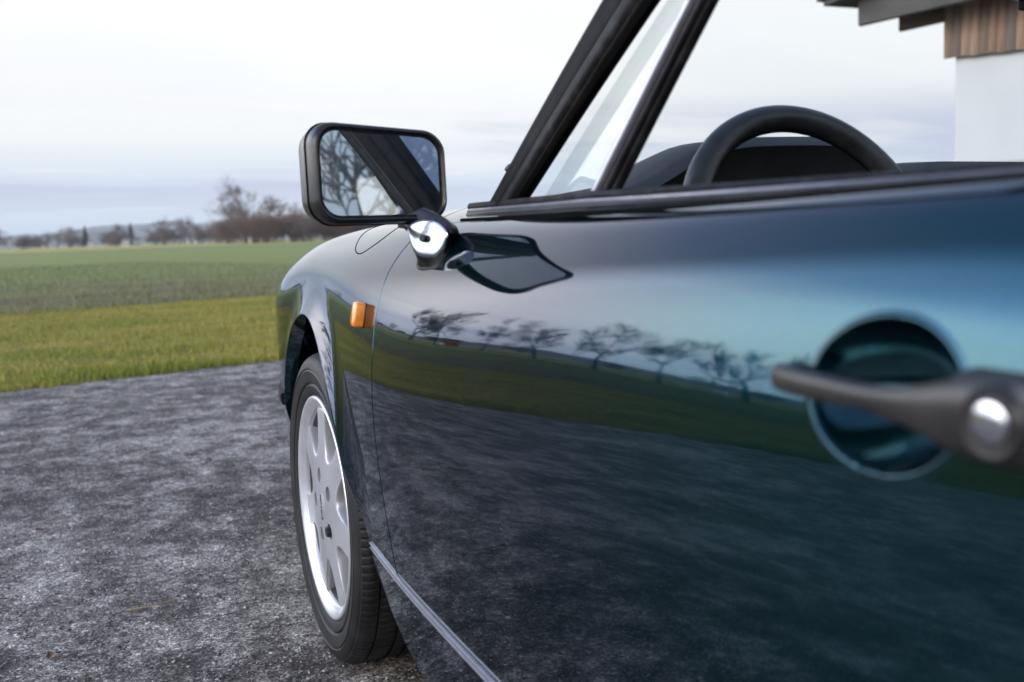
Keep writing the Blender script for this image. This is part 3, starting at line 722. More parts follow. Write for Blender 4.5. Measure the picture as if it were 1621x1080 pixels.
# outline of pillar section in (along-car, across) : paint edge, black cover, seals
pside = lambda i: Vector((-1, -.15, .25))
def pil_strip(name, du, dn, wid, thick, m, r=None, par=car, pts=None):
    """du: shift along the car in plane of the side (back positive), dn outward"""
    src = pts or pil; q = [p+Vector((0, -1, 0))*du*(.62+.66*i/(len(src)-1))+Vector((-1, 0, .25))*dn*.8 for i, p in enumerate(src)]; ws = [.66+.56*i/(len(src)-1) for i in range(len(src))]
    pr = rrect(wid, thick, min(wid, thick)*.42, 4)
    V, F = sweep(q, pr, False, up=lambda i: Vector((-1, -.1, .26)), scale=ws)
    return mesh(name, V, F, m, par, auto=45)
pil_strip('windscreen_pillar', .020, 0, .060, .040, M['pillar'])
pil_strip('pillar_cover', .010, .018, .030, .016, M['pillar'])
pil_strip('pillar_cover', .042, .020, .028, .018, M['pillar'])
pil_strip('pillar_moulding', .060, .023, .004, .009, M['satin'])
pil_strip('pillar_seal', .074, .018, .024, .020, M['rubber'])
pil_strip('pillar_seal', .089, .014, .008, .014, M['plastic'])
# header across the top, far pillar
hd = smooth_path([(-.585, -1.20, 1.290), (-.53, -1.205, 1.312), (-.3, -1.16, 1.325), (0, -1.145, 1.33), (.3, -1.16, 1.325), (.53, -1.205, 1.312), (.585, -1.20, 1.29)], 6)
tube('windscreen_header', hd, .03, M['satin'], car, prof=rrect(.06, .04, .015, 4), auto=45)
far = [Vector((-p.x, p.y, p.z)) for p in pil]
V, F = sweep([p+Vector((0, -.03, 0)) for p in far], rrect(.06, .045, .018, 4), False, up=lambda i: Vector((1, -.1, .26))); mesh('windscreen_pillar', V, F, M['satin'], car, auto=45)
# windscreen glass
V = []; nx = 24; nz = 14
for j in range(nz+1):
    f = j/nz; a = pil[0].lerp(pil[-1], f)+Vector((0, -.35, .9))*.014*4*f*(1-f)
    for i in range(nx+1):
        g = -1+2*i/nx; V.append((a.x*-g*-1 if False else -a.x*g, a.y-.0+.10*(1-abs(g)**2.2)*(1-.45*f), a.z+.015*(1-g*g)))
mesh('windscreen', V, grid_faces(nz+1, nx+1), M['screen'], car)
# rubber seal at the windscreen foot
foot = [Vector((-.70+1.40*i/24, -.735+.03+.105*(1-abs(-1+2*i/24)**2.2), .872+.018*(1-(-1+2*i/24)**2))) for i in range(25)]
tube('windscreen_seal', foot, .012, M['rubber'], car)
# wiper
wp = smooth_path([(-.55, -.60, .905), (-.40, -.615, .925), (-.1, -.60, .935)], 5); tube('wiper', wp, .006, M['satin'], car)

tube('wiper_tip', smooth_path([(-.588, -.60, .943), (-.597, -.60, .949), (-.607, -.60, .957)], 4), .0065, M['satin'], car)
# ---- vent (quarter) window: glass triangle and division bar
B0 = Vector((-.692, -1.040, .888)); B1 = Vector((-.598, -1.322, 1.28))
bar = arc_pts(B0, B1, .004, 10)
V, F = sweep(bar, rrect(.0095, .008, .003, 3), False, up=lambda i: Vector((-1, -.1, .24))); mesh('division_bar', V, F, M['satin'], car, auto=45)
V, F = sweep([p+Vector((-.004, .0085, 0)) for p in bar], rrect(.009, .014, .003, 3), False, up=lambda i: Vector((-1, -.1, .24))); mesh('division_bar_edge', V, F, M['anod'], car, auto=45)
V, F = sweep([p+Vector((.009, -.005, 0)) for p in bar], rrect(.0095, .011, .0025, 3), False, up=lambda i: Vector((-1, -.1, .24))); mesh('window_channel', V, F, M['rubber'], car, auto=45)
gv = []
for i in range(11):
    f = i/10; p = pil[min(len(pil)-1, int(f*(len(pil)-1)))] if False else pil[0].lerp(pil[-1], f)+Vector((0, -.35, .9))*.014*4*f*(1-f)
    q = bar[0].lerp(bar[-1], f); p2 = p+Vector((.006, -.085, 0)); q2 = q+Vector((.006, 0, 0))
    for k in range(9): gv.append(p2.lerp(q2, k/8)+Vector((-.004*math.sin(math.pi*k/8), 0, -.01)))
mesh('vent_window', gv, grid_faces(11, 9), M['glass'], car)

# ---- door handle
hn = empty('door_handle', (0, 0, 0), 0, door)
hy0, hy1 = -1.520, -1.735
def hpt(y, z, off):
    p = surf(np.array(y), u_of_z(y, z)); return Vector((p[0]-off, y, z))
keys = [(-1.513, .7745, .002, .005, .005), (-1.519, .7745, .018, .0065, .0068), (-1.540, .7745, .027, .0068, .0072), (-1.578, .7752, .032, .0070, .0068), (-1.615, .7757, .035, .0078, .0072),
        (-1.645, .7760, .036, .0095, .0115), (-1.668, .7765, .036, .0120, .0170), (-1.69, .7775, .035, .0130, .0200), (-1.71, .7780, .033, .0125, .0195), (-1.730, .7785, .028, .0110, .0160), (-1.745, .7785, .012, .007, .010)]
ka = np.array(keys); idx = np.arange(len(keys)); kf = nat_spline(idx, ka)
rings = []
for f in np.linspace(0, len(keys)-1, 70):
    y, z_, off, tx, tz = kf(np.array(f)); c_ = hpt(y, z_, off)
    rings.append([c_+Vector((-tx*a, 0, tz*b)) for a, b in [(math.copysign(abs(math.cos(t))**.7, math.cos(t)), math.copysign(abs(math.sin(t))**.7, math.sin(t))) for t in np.linspace(0, 2*math.pi, 28, endpoint=False)]])
loft('handle_grip', rings, M['plastic'], hn, auto=60)
def disc_at(name, y, z_, off, prof, m, rot=None):
    c_ = hpt(y, z_, off); return lathe(name, prof, m, hn, n=40, loc=c_, auto=45)
disc_at('lock_bezel', -1.690, .7775, .046, [(.0, .0105), (-.0025, .0115), (-.003, .014), (-.001, .0165), (.004, .0175), (.012, .0175)], M['plastic'])
disc_at('push_button', -1.690, .7775, .047, [(-.003, .0001), (-.003, .006), (-.002, .0088), (.0005, .0098), (.006, .0100)], M['chrome'])
# mounting plate behind the rear end
rings = []
for off, gz in ((.0, .022), (.006, .021), (.009, .018)):
    rings.append([hpt(-1.69+a, .7745+b, off) for a, b in rrect(.125, gz*1.5, .012, 5)])
loft('handle_plate', rings, M['satin'], hn, auto=50)

# ---- door mirror
mn = Vector((.20, -.975, .03)).normalized(); mr = mn.cross(Vector((0, 0, 1))).normalized()*-1
# mr: direction to the right in the picture (towards the car)
if mr.x < 0: mr = -mr
mu = mr.cross(-mn).normalized()
if mu.z < 0: mu = -mu
MC = Vector((-.831, -.715, .9405))
mir = empty('door_mirror', tuple(MC), 0, car); mir['label'] = 'black framed mirror'
def mring(wd, hg, r_, back, sx=0., sz=0.):
    out = []
    for a, b in rrect(wd, hg, r_, 7):
        a *= 1.035; tap = 1-.07*(a/wd+.5)      # lower towards the car
        out.append(mr*(a+sx)+mu*(b*tap+sz-.004*(a/wd))-mn*back)
    return out
loft('mirror_housing', [mring(.170, .113, .026, .010), mring(.1725, .1155, .027, .001), mring(.176, .119, .028, -.001), mring(.182, .125, .0295, .0005), mring(.186, .129, .0305, .005), mring(.188, .130, .031, .014), mring(.187, .129, .030, .030), mring(.180, .123, .030, .052), mring(.160, .105, .030, .068), mring(.11, .07, .03, .080), mring(.03, .02, .008, .084)], M['plastic'], mir, cap0=False, auto=50)
loft('mirror_glass', [mring(.167, .110, .0245, .0055), mring(.165, .108, .024, .0045)], M['mirror'], mir, cap0=True, auto=20)
loft('glass_rim', [mring(.171, .1140, .026, .0075), mring(.171, .1140, .026, .0037), mring(.1665, .1095, .0245, .0037), mring(.1665, .1095, .0245, .0075)], M['satin'], mir, cap0=False, cap1=False, auto=40)
tube('housing_groove', [Vector(v) for v in mring(.1885, .1305, .030, .022)], .0012, M['dark'], mir, n=6, closed=True, up=tuple(mn))
# neck
FB = [(-.744, -.705, .8635), (-.759, -.700, .848), (-.779, -.690, .8285), (-.7886, -.7117, .8167), (-.7895, -.7563, .817), (-.7883, -.7879, .8198), (-.7796, -.7934, .8315), (-.7653, -.7789, .8469), (-.7449, -.7418, .8645), (-.7373, -.720, .869), (-.735, -.712, .870), (-.738, -.706, .8675)]
FF_ = [(-.8048, -.732, .8712), (-.8063, -.7369, .8549), (-.8052, -.745, .8418), (-.8014, -.7558, .8337), (-.7943, -.7698, .8311), (-.7874, -.7819, .8318), (-.7814, -.7896, .8387), (-.7758, -.7943, .8504), (-.7716, -.7959, .8629), (-.7766, -.7808, .876), (-.7864, -.7605, .8815), (-.7974, -.7419, .879)]
def closed_smooth(pts, k=5):
    P = [Vector(p) for p in pts]; n = len(P); out = []
    for i in range(n):
        p0, p1, p2, p3 = P[i-1], P[i], P[(i+1) % n], P[(i+2) % n]
        for j in range(k):
            t = j/k; out.append(.5*((2*p1)+(p2-p0)*t+(2*p0-5*p1+4*p2-p3)*t*t+(3*p1-p0-3*p2+p3)*t**3))
    return out
FF_ = [(a-(c_-.84)*.08, b, c_) for a, b, c_ in FF_]
FB = closed_smooth(FB); FF_ = closed_smooth(FF_); fn_ = Vector((-.85, -.47, .22)).normalized(); fc = sum(FF_, Vector())/len(FF_); bc = sum(FB, Vector())/len(FB)
def fr_(f, k, o_): return [((a.lerp(b, f)-a_c)*k+a_c+fn_*o_)-MC for a, b in zip(FB, FF_) for a_c in (bc.lerp(fc, f),)]
inw = [p+Vector((.02, 0, -.004))-MC for p in FB]
loft('foot_gasket', [inw, fr_(0, 1.03, 0), fr_(.10, 1.04, 0), fr_(.14, .98, 0), fr_(.5, .98, 0), fr_(.93, 1.0, 0), fr_(.97, .985, 0)], M['rubber'], mir, auto=40)
loft('mirror_foot', [fr_(.96, .955, 0), fr_(1, .95, .001), fr_(1, .92, .0018), fr_(1, .82, .0024), fr_(1, .6, .0028), fr_(1, .3, .0030), fr_(1, .05, .0030)], mat('mirror_foot_gloss', (.36, .38, .43), .13, .9, noise=(40, 3, (.30, .32, .37), .4, .7)), mir, auto=60)
neck = smooth_path([Vector((-.779, -.668, .890)), Vector((-.775, -.688, .878)), Vector((-.773, -.728, .872)), Vector((-.769, -.766, .864)), Vector((-.766, -.776, .854))], 6)
V, F = sweep([p-MC for p in neck], rrect(.036, .030, .009, 4), False, up=(-.8, -.2, .5), scale=list(np.linspace(1.25, .72, len(neck)))); mesh('mirror_neck', V, F, M['plastic'], mir, auto=45)
tube('pivot_screw', [Vector((-.800, -.768, .857))-MC, Vector((-.792, -.764, .855))-MC], .0048, M['satin'], mir, n=14, up=(0, 0, 1))
# ---- interior
sw = empty('steering_wheel', (-.355, -.985, .832), 0, car)
tilt = Matrix.Rotation(R(-22), 3, 'X')
ringp = [tilt @ Vector((.176*math.cos(a), 0, .176*math.sin(a))) for a in np.linspace(0, 2*math.pi, 80, endpoint=False)]
V, F = sweep(ringp, circ(.0168, 16), True, up=tuple(tilt @ Vector((0, 1, 0)))); mesh('wheel_rim', V, F, M['leather'], sw)
inner = [tilt @ Vector((.160*math.cos(a), .004, .160*math.sin(a))) for a in np.linspace(0, 2*math.pi, 80, endpoint=False)]
tube('rim_seam', inner, .0022, M['dark'], sw, n=6, closed=True, up=tuple(tilt @ Vector((0, 1, 0))))
for a in (200, 340, 250, 290):
    p0 = tilt @ Vector((.05*math.cos(R(a)), .02, .05*math.sin(R(a)))); p1 = tilt @ Vector((.185*math.cos(R(a)), 0, .185*math.sin(R(a))))
    tube('spoke', [p0, p0.lerp(p1, .5), p1], .016, M['leather'], sw, n=10, up=(0, 1, .01))
bm = bmesh.new(); add_box(bm, (0, .02, -.01), (.17, .06, .12), tilt, .02); bm_obj('horn_pad', bm, M['leather'], sw)
# dashboard
rings = []
for f in np.linspace(-1, 1, 60):
    x = .66*f; hump = math.exp(-((x+.275)/.195)**4); bs = .903+.040*max(0, min(1, (x+.30)/.35)); top = bs+.010*(1-f*f)+(.978-bs)*hump; yy = -.66-.02*(1-f*f); bk = yy-.13-.03*hump
    rings.append([Vector((x, yy+.10, .84)), Vector((x, yy+.08, top-.035)), Vector((x, yy+.02, top-.008)), Vector((x, yy-.03, top)), Vector((x, bk+.02, top-.004)), Vector((x, bk, top-.018)), Vector((x, bk+.012, top-.04)), Vector((x, bk+.03, .80)), Vector((x, bk+.05, .60)), Vector((x, yy+.1, .60))])
loft('dashboard', rings, M['dash'], car, auto=50)
lathe('gauge', [(.0, .0001), (.0, .036), (-.006, .04), (.012, .041)], M['satin'], car, n=24, loc=(-.37, -.79, .925), rotm=Matrix.Rotation(R(90), 3, 'Z'))
lathe('gauge', [(.0, .0001), (.0, .036), (-.006, .04), (.012, .041)], M['satin'], car, n=24, loc=(-.28, -.79, .925), rotm=Matrix.Rotation(R(90), 3, 'Z'))
# speaker dome on the dash end
lathe('dash_vent', [(-.012, .0001), (-.010, .014), (-.004, .021), (.004, .0235), (.02, .024)], mat('green_vent', (.02, .07, .06), .35, noise=(60, 3, (.03, .05, .05), .4, .7)), car, n=32, loc=(-.530, -.70, .900), rotm=Matrix.Rotation(R(90), 3, 'Y'))
# interior mirror with its tab
rm = empty('interior_mirror', (.02, -.98, 1.180), R(14), car)
loft('mirror_shell', [[Vector((a*k, t_, b*k)) for a, b in rrect(.235, .060, .022, 6)] for k, t_ in ((.97, -.012), (1., -.010), (1.0, .0), (.9, .018), (.5, .026))], M['satin'], rm, auto=50)
box('dimming_tab', (-.02, .002, -.036), (.022, .010, .016), M['rubber'], rm, bev=.003)
tube('mirror_stem', [Vector((0, .02, 0)), Vector((0, .03, .06)), Vector((0, -.05, .15))], .008, M['satin'], rm, n=10, up=(1, 0, 0))
# seats
def seat(x):
    s = empty('seat', (x, -1.45, .30), 0, car)
    def pad(name, c, sx, sy, sz, rx=0):
        bm = bmesh.new(); add_box(bm, (0, 0, 0), (sx, sy, sz), None, min(sx, sy, sz)*.38)
        o = bm_obj(name, bm, M['leather'], s, auto=80); o.location = c; o.rotation_euler.x = rx
    pad('seat_cushion', (0, .02, .12), .50, .52, .15); pad('backrest', (0, -.30, .42), .48, .14, .62, R(18)); pad('headrest', (0, -.40, .75), .28, .10, .15, R(12))
seat(-.37); seat(.37)
# folded soft top under its cover
rings = []
for f in np.linspace(-1, 1, 40):
    x = .60*f; e = math.sqrt(max(.0, 1-abs(f)**4)); rings.append([Vector((x, -1.98, .86)), Vector((x, -2.0, .90+.07*e)), Vector((x, -2.10, .915+.10*e)), Vector((x, -2.25, .905+.10*e)), Vector((x, -2.36, .89+.05*e)), Vector((x, -2.40, .86))])
loft('soft_top_cover', rings, mat('soft_top_cloth', (.03, .032, .036), .8, noise=(50, 4, (.045, .045, .05), .4, .7)), car, auto=60)

# ---- fuel flap outline and cowl joint on the left fender
M['seam'] = M['dark']
# right-hand copies of the paired parts
for o_ in list(car.children):
    if o_.name.split('.')[0] in ('front_fender', 'door', 'rear_quarter', 'sill', 'wheel_arch_liner', 'headlight', 'belt_trim', 'belt_moulding', 'window_seal', 'door_flange', 'inner_door_cap', 'door_card', 'door_jamb', 'bumper_strip'):
        c_ = o_.copy(); COL.objects.link(c_); c_.parent = car; c_.scale = (-1, 1, 1)
rw = copy_tree(wheel, car); rw.location = (-.80, REAR_Y, .316)
for x_, y_ in ((.785, 0), (.80, REAR_Y)):
    q = copy_tree(wheel, car); q.location = (x_, y_, .316); q.rotation_euler.z = math.pi

# fuel flap outline: a fine joint on top of the fender
def seam(name, pts, r=.0013, m='dark'):
    P = []
    for p in smooth_path([(a, b, 0) for a, b in pts], 6):
        q = surf(np.array(p.x), np.array(p.y)); nn = norm_at(np.array(p.x), np.array(p.y)); P.append(Vector(q-nn*r*.35))
    tube(name, P, r, M[m], car, n=6)
seam('fuel_flap_joint', [(-.10, 8.6), (-.14, 7.9), (-.19, 7.25), (-.258, 6.65), (-.323, 6.44), (-.365, 6.75), (-.389, 7.32), (-.385, 7.9), (-.375, 8.6)])
lathe('washer_jet', [(-.006, .0001), (-.006, .004), (0, .006), (.006, .006)], M['satin'], car, n=12, loc=(-.705, -.372, .879), rotm=Matrix.Rotation(R(90), 3, 'Y'))

# ================================================================== TREES
def grow(seed, h, kind):
    """list of tapered polylines: (points, radii, is_trunk)"""
    rnd = random.Random(seed); out = []
    def branch(p, d, ln, r, lvl, maxl):
        n = 5 if lvl < 2 else 3
        pts = [p.copy()]; q = p.copy(); dd = d.copy()
        for i in range(n):
            w_ = {'fruit': .22, 'tall': .12, 'bush': .15}[kind]
            dd = (dd+Vector((rnd.gauss(0, w_), rnd.gauss(0, w_), rnd.gauss(0, w_)+(.10 if kind != 'fruit' else (.02 if lvl < 2 else .12))))).normalized()
            q = q+dd*ln/n; pts.append(q.copy())
        rad = [r*(1-.62*i/n) for i in range(n+1)]
        out.append((pts, rad, lvl == 0))
        if lvl >= maxl: return
        nb = {'fruit': [5, 5, 6, 5, 4], 'tall': [9, 6, 5, 4, 3], 'bush': [7, 5, 4, 3, 3]}[kind][lvl]
        for k in range(nb):
            f = rnd.uniform(.35, 1.) if lvl else rnd.uniform({'fruit': .8, 'tall': .3, 'bush': .03}[kind], 1.)
            i = min(n-1, int(f*n)); b = pts[i].lerp(pts[i+1], f*n-i); ax = (pts[i+1]-pts[i]).normalized()
            sp = {'fruit': R(rnd.uniform(38, 72)), 'tall': R(rnd.uniform(22, 50)), 'bush': R(rnd.uniform(15, 45))}[kind]
            pr = ax.orthogonal().normalized(); pr.rotate(Matrix.Rotation((k+rnd.random()*.7)*2*math.pi/nb*(1.6 if lvl else 1), 3, ax)); nd = (ax*math.cos(sp)+pr*math.sin(sp)).normalized()
            if kind == 'fruit' and lvl > 0: nd.z = abs(nd.z)*.9 + .28; nd.normalize()
            sc = {'fruit': [1.15, .62, .55, .55, .6], 'tall': [.52, .58, .58, .6, .6], 'bush': [.7, .62, .6, .6, .6]}[kind][lvl]
            branch(b, nd, ln*sc*rnd.uniform(.75, 1.2), max(rad[i]*.55, .008), lvl+1, maxl)
    if kind == 'fruit': branch(Vector((0, 0, -.05)), Vector((rnd.gauss(0, .08), rnd.gauss(0, .08), 1)).normalized(), h*.34, h*.035, 0, 4)
    elif kind == 'tall': branch(Vector((0, 0, -.05)), Vector((0, 0, 1)), h*.62, h*.022, 0, 4)
    else:
        for k in range(13):
            a = rnd.uniform(0, 6.28); q_ = rnd.uniform(.1, 1); branch(Vector((math.cos(a)*h*.42*q_, math.sin(a)*h*.42*q_, -.05)), Vector((math.cos(a)*.3*q_, math.sin(a)*.3*q_, 1)).normalized(), h*.55*rnd.uniform(.5, 1.1), h*.012, 0, 3)
    return out
def tree_meshes(seed, h, kind, minr):
    V = [[], []]; F = [[], []]
    for pts, rad, tr in grow(seed, h, kind):
        s_ = 0 if tr and kind != 'bush' else 1
        k = 8 if s_ == 0 else (5 if rad[0] > .04 else 3)
        v, f = sweep(pts, circ(1., k), False, up=(.13, .31, .7), scale=[max(r, minr) for r in rad]); o_ = len(V[s_])
        V[s_] += v; F[s_] += [tuple(i+o_ for i in g) for g in f]
    res = []
    for s_, nm in ((0, 'trunk'), (1, 'crown')):
        if not V[s_]: res.append(None); continue
        me = bpy.data.meshes.new(nm); me.from_pydata([tuple(v) for v in V[s_]], [], F[s_]); me.update(); me.polygons.foreach_set('use_smooth', [True]*len(me.polygons)); res.append(me)
    return res
M['bark'] = mat('grey_bark', (.045, .038, .034), .9, noise=(3, 5, (.08, .07, .06), .4, .7))
M['twig'] = mat('brown_twigs', (.15, .115, .105), .9, noise=(.4, 4, (.20, .15, .13), .4, .7))
M['redtwig'] = mat('reddish_twigs', (.20, .115, .09), .9, noise=(.5, 4, (.17, .13, .085), .4, .7))
PROTO = {}
def proto(key, seed, h, kind, minr, m):
    a, b_ = tree_meshes(seed, h, kind, minr)
    if a: a.materials.append(M['bark'])
    b_.materials.append(m); PROTO[key] = (a, b_)
proto('fruit0', 3, 5.6, 'fruit', .013, M['bark']); proto('fruit1', 11, 5.6, 'fruit', .013, M['bark']); proto('fruit2', 23, 5.6, 'fruit', .013, M['bark'])
proto('tall0', 5, 13, 'tall', .022, M['twig']); proto('tall1', 8, 13, 'tall', .022, M['twig'])
proto('bush0', 31, 6, 'bush', .022, M['redtwig']); proto('bush1', 37, 6, 'bush', .022, M['twig'])
def tree(key, loc, sc, rz, name, label, cat, group):
    a, b_ = PROTO[key]; t = empty(name, loc, rz); t.scale = sc if isinstance(sc, tuple) else (sc, sc, sc)
    if a: link('trunk', a, None, t)
    c_ = link('crown', b_, None, t); tag(t, label, cat, group); return t
def at_az(deg, d, z=0.): return (CAM.x+d*math.sin(R(deg)), CAM.y+d*math.cos(R(deg)), z)
def px_az(px): return 23.2+math.degrees(math.atan((px-810)/1576))
# row of pruned fruit trees on the field left of the car (they mirror in the door)
fr = [((-27.5, 34.), 1.15, 'broad pruned bare fruit tree nearest the car in the field row'), ((-27.5, 41.5), 1.0, 'second bare fruit tree of the field row, leaning crown'), ((-27, 47.5), 1.1, 'third bare fruit tree of the field row with a dense crown'),
      ((-27.5, 56.), 1.1, 'fourth bare fruit tree of the field row'), ((-27.5, 64), .75, 'small young bare fruit tree in the gap of the field row'), ((-28.5, 77), 1.2, 'first tree of the far clump of bare fruit trees'), ((-27, 83), 1.25, 'middle tree of the far clump of bare fruit trees'), ((-29.5, 90), 1.3, 'last tree of the far clump of bare fruit trees'),
      ((-27, 26), 1.0, 'bare fruit tree at the near end of the field row'), ((-28, 17), 1.1, 'bare fruit tree left of the yard in the field row')]
for i, ((x, y), sc, lb) in enumerate(fr):
    tree('fruit%d' % (i % 3), (x, y, -.01), (sc*.84, sc*.84, sc*1.75), i*1.3, 'fruit_tree', lb, 'tree', 'bare fruit trees in a row across the field')
# far thickets and trees on the horizon: px in the photograph's width, distance, height
far_list = [
 (22, 430, 8, 'tall0', 'leftmost small bare tree on the far edge of the field'), (44, 400, 6, 'bush1', 'low brown thicket at the left end of the horizon'),
 (66, 520, 6.5, 'bush1', 'pale low thicket far behind the field'), (84, 520, 8, 'tall1', 'thin pale tree in the far hedge'), (100, 520, 9, 'tall0', 'pale bare tree in the middle of the far hedge'), (118, 500, 9.5, 'tall1', 'taller bare tree beside the far fir'),
 (132, 480, 7, 'bush1', 'brown bush just left of the far fir'), (180, 460, 8, 'bush1', 'brown thicket right of the far fir'), (192, 460, 9.5, 'tall1', 'bare tree between the two far firs'),
 (206, 430, 7, 'bush1', 'bush beside the darker far fir'), (250, 420, 7, 'bush1', 'brown bush right of the white pole'), (268, 400, 9.5, 'tall0', 'bare tree in the middle of the far tree line'), (284, 400, 8, 'bush1', 'bush below the middle bare tree'),
 (312, 420, 11, 'tall1', 'tall pale bare tree left of the small white hut'), (300, 430, 8, 'tall0', 'shorter pale bare tree left of the small white hut'), (340, 330, 7, 'bush1', 'first bush right of the white hut'), (356, 320, 7.5, 'bush0', 'second bush right of the white hut'), (372, 310, 8, 'bush1', 'third bush before the big bare tree'),
 (410, 262, 14.5, 'tall0', 'big bare tree rising above the reddish thicket'), (398, 268, 11, 'tall1', 'bare tree leaning on the left of the big one'), (428, 270, 12, 'tall1', 'bare tree close right of the big one'),
 (394, 255, 7, 'bush0', 'reddish bush at the left foot of the big bare tree'), (412, 250, 7.4, 'bush0', 'reddish bush under the big bare tree'), (430, 252, 7, 'bush0', 'reddish bush at the right foot of the big bare tree'), (450, 250, 7.2, 'bush0', 'rust brown bush right of the big bare tree'),
 (468, 252, 6.8, 'bush1', 'grey brown bush in the thicket'), (487, 250, 7.4, 'bush0', 'rust brown bush left of the fender'), (506, 248, 8, 'bush1', 'brown bush above the front fender'), (524, 248, 7.4, 'bush0', 'reddish bush above the fender crest'), (543, 250, 8.2, 'bush1', 'brown bush below the mirror'),
 (562, 248, 8.2, 'bush0', 'rust bush below the mirror housing'), (582, 250, 8.4, 'bush1', 'brown bush behind the mirror'), (604, 250, 8.4, 'bush0', 'red brown bush behind the mirror neck'), (626, 250, 8, 'bush1', 'last bush of the thicket behind the mirror'), (500, 262, 9, 'tall1', 'bare tree rising from the thicket beside the mirror')]
for i, (px, d, h, key, lb) in enumerate(far_list):
    hh = 13. if key.startswith('tall') else 6.2; sc = h/hh
    wx = 1.35 if key.startswith('bush') else 1.35
    tree(key, at_az(px_az(px), d, -.02), (sc*wx, sc*wx, sc), i*2.1, 'bare_tree' if key.startswith('tall') else 'bare_shrub', lb, 'tree' if key.startswith('tall') else 'shrub', 'bare trees and thickets along the horizon')
# beyond the left edge of the frame: seen only as reflections
words = ['thin', 'round', 'broad', 'low', 'small', 'dense', 'loose', 'dark', 'crooked', 'pale', 'narrow', 'spreading', 'bushy', 'ragged']
for i in range(14):
    az = -6-4.6*i+random.uniform(-1, 1); key = ['tall0', 'bush1', 'tall1', 'bush0'][i % 4]
    tree(key, at_az(az, random.uniform(330, 520), -.02), random.uniform(.75, 1.1)*(1 if i % 2 == 0 else 1.5), i, 'bare_tree' if i % 2 == 0 else 'bare_shrub', '%s bare %s on the horizon left of the yard, seen in the paint' % (words[i], 'tree' if i % 2 == 0 else 'shrub'), 'tree' if i % 2 == 0 else 'shrub', 'distant trees left of the yard')
# firs
M['fir'] = mat('fir_needles', (.022, .035, .022), .9, noise=(1.2, 4, (.05, .065, .035), .4, .7))
def fir(px, d, h, lb):
    t = empty('fir_tree', at_az(px_az(px), d, -.02)); tag(t, lb, 'tree')
    tube('trunk', [Vector((0, 0, -.1)), Vector((0, 0, h*.5)), Vector((0, 0, h))], .18, M['bark'], t, scale=[1, .6, .1])
    V = []; F = []
    for i in range(900):
        f = random.random()**.8; zz = h*(.08+.92*f); rr = (1-f)*h*.34*random.uniform(.3, 1.05)+.1; a = random.uniform(0, 6.28)
        p = Vector((math.cos(a)*rr, math.sin(a)*rr, zz-rr*.25)); q = Vector((math.cos(a)*rr*.2, math.sin(a)*rr*.2, zz)); sd_ = Vector((-math.sin(a), math.cos(a), 0))*h*.028
        k = len(V); V += [p+sd_*.3, p-sd_*.3, q-sd_, q+sd_, p+Vector((0, 0, -h*.03))]; F += [(k, k+1, k+2, k+3), (k, k+4, k+1)]
    mesh('crown', V, F, M['fir'], t, smooth=False)
fir(145, 470, 9.5, 'slender dark fir on the horizon left of the white hut'); fir(217, 440, 9.5, 'broader dark fir on the horizon above the white houses')
# small far buildings
M['white_far'] = mat('white_render_far', (.62, .62, .60), .8, noise=(.6, 3, (.5, .5, .49), .4, .7)); M['roof_far'] = mat('far_roof', (.16, .12, .11), .8, noise=(1, 3, (.11, .09, .08), .4, .7))
M['pane'] = mat('far_window_pane', (.03, .035, .04), .1, noise=(1, 2, (.05, .05, .06), .4, .7))
def hut(loc, w_, d_, h_, az, lb, wall='white_far', name='far_house'):
    t = empty(name, loc, -R(az)); tag(t, lb, 'house'); w_ *= .72; h_ *= .8; d_ *= .72
    bm = bmesh.new(); add_box(bm, (0, 0, h_/2), (w_, d_, h_)); bm_obj('wall', bm, M[wall], t, smooth=False)
    V = [(-w_*.54, -d_*.56, h_), (w_*.54, -d_*.56, h_), (w_*.54, d_*.56, h_), (-w_*.54, d_*.56, h_), (-w_*.54, 0, h_+d_*.4), (w_*.54, 0, h_+d_*.4)]
    mesh('roof', V, [(0, 1, 5, 4), (2, 3, 4, 5), (0, 4, 3), (1, 2, 5), (3, 2, 1, 0)], M['roof_far'], t, smooth=False)
    for k in (-.25, .25): bm = bmesh.new(); add_box(bm, (w_*k, -d_/2-.03, h_*.55), (w_*.16, .06, h_*.34)); bm_obj('window', bm, M['pane'], t, smooth=False)
hut(at_az(px_az(8), 400), 3.6, 3, 2.0, px_az(8), 'low white shed at the left edge of the horizon'); hut(at_az(px_az(22), 400), 1.6, 1.6, 2.4, px_az(22), 'tiny white cabin beside the left thicket')
hut(at_az(px_az(152), 380), 2.4, 2, 2.2, px_az(152), 'small white hut below the slender fir'); hut(at_az(px_az(208), 420), 4, 4, 2.6, px_az(208), 'white house below the broader fir'); hut(at_az(px_az(225), 425), 4, 4, 2.4, px_az(225), 'white bungalow right of the house below the fir')
hut(at_az(px_az(329), 330), 2.2, 2, 2.0, px_az(329), 'small white hut between the bare tree and the thicket')
for i, (az, d) in enumerate([(-9, 450), (-13, 420), (-16, 430), (-24, 500)]): hut(at_az(az, d), 9, 7, 3.2, az, ['white farmhouse on the horizon left of the yard', 'second white farmhouse further left on the horizon', 'third white farmhouse on the horizon by the clump', 'lone white farmhouse far behind the fruit trees'][i])
M['orange'] = mat('orange_board', (.55, .16, .03), .6, noise=(2, 3, (.45, .13, .03), .4, .7))
hut((-31, 80, 0), 2.4, 2, 1.6, -20, 'small orange field hut beside the far clump of fruit trees', 'orange', 'field_hut')
pl = empty('white_pole', at_az(px_az(240), 300)); tag(pl, 'thin white marker pole standing on the far field', 'pole')
tube('shaft', [Vector((0, 0, -.05)), Vector((0, 0, 2.4))], .12, M['white_far'], pl); bm = bmesh.new(); add_box(bm, (0, 0, 2.45), (.34, .34, .12)); bm_obj('cap', bm, M['white_far'], pl)
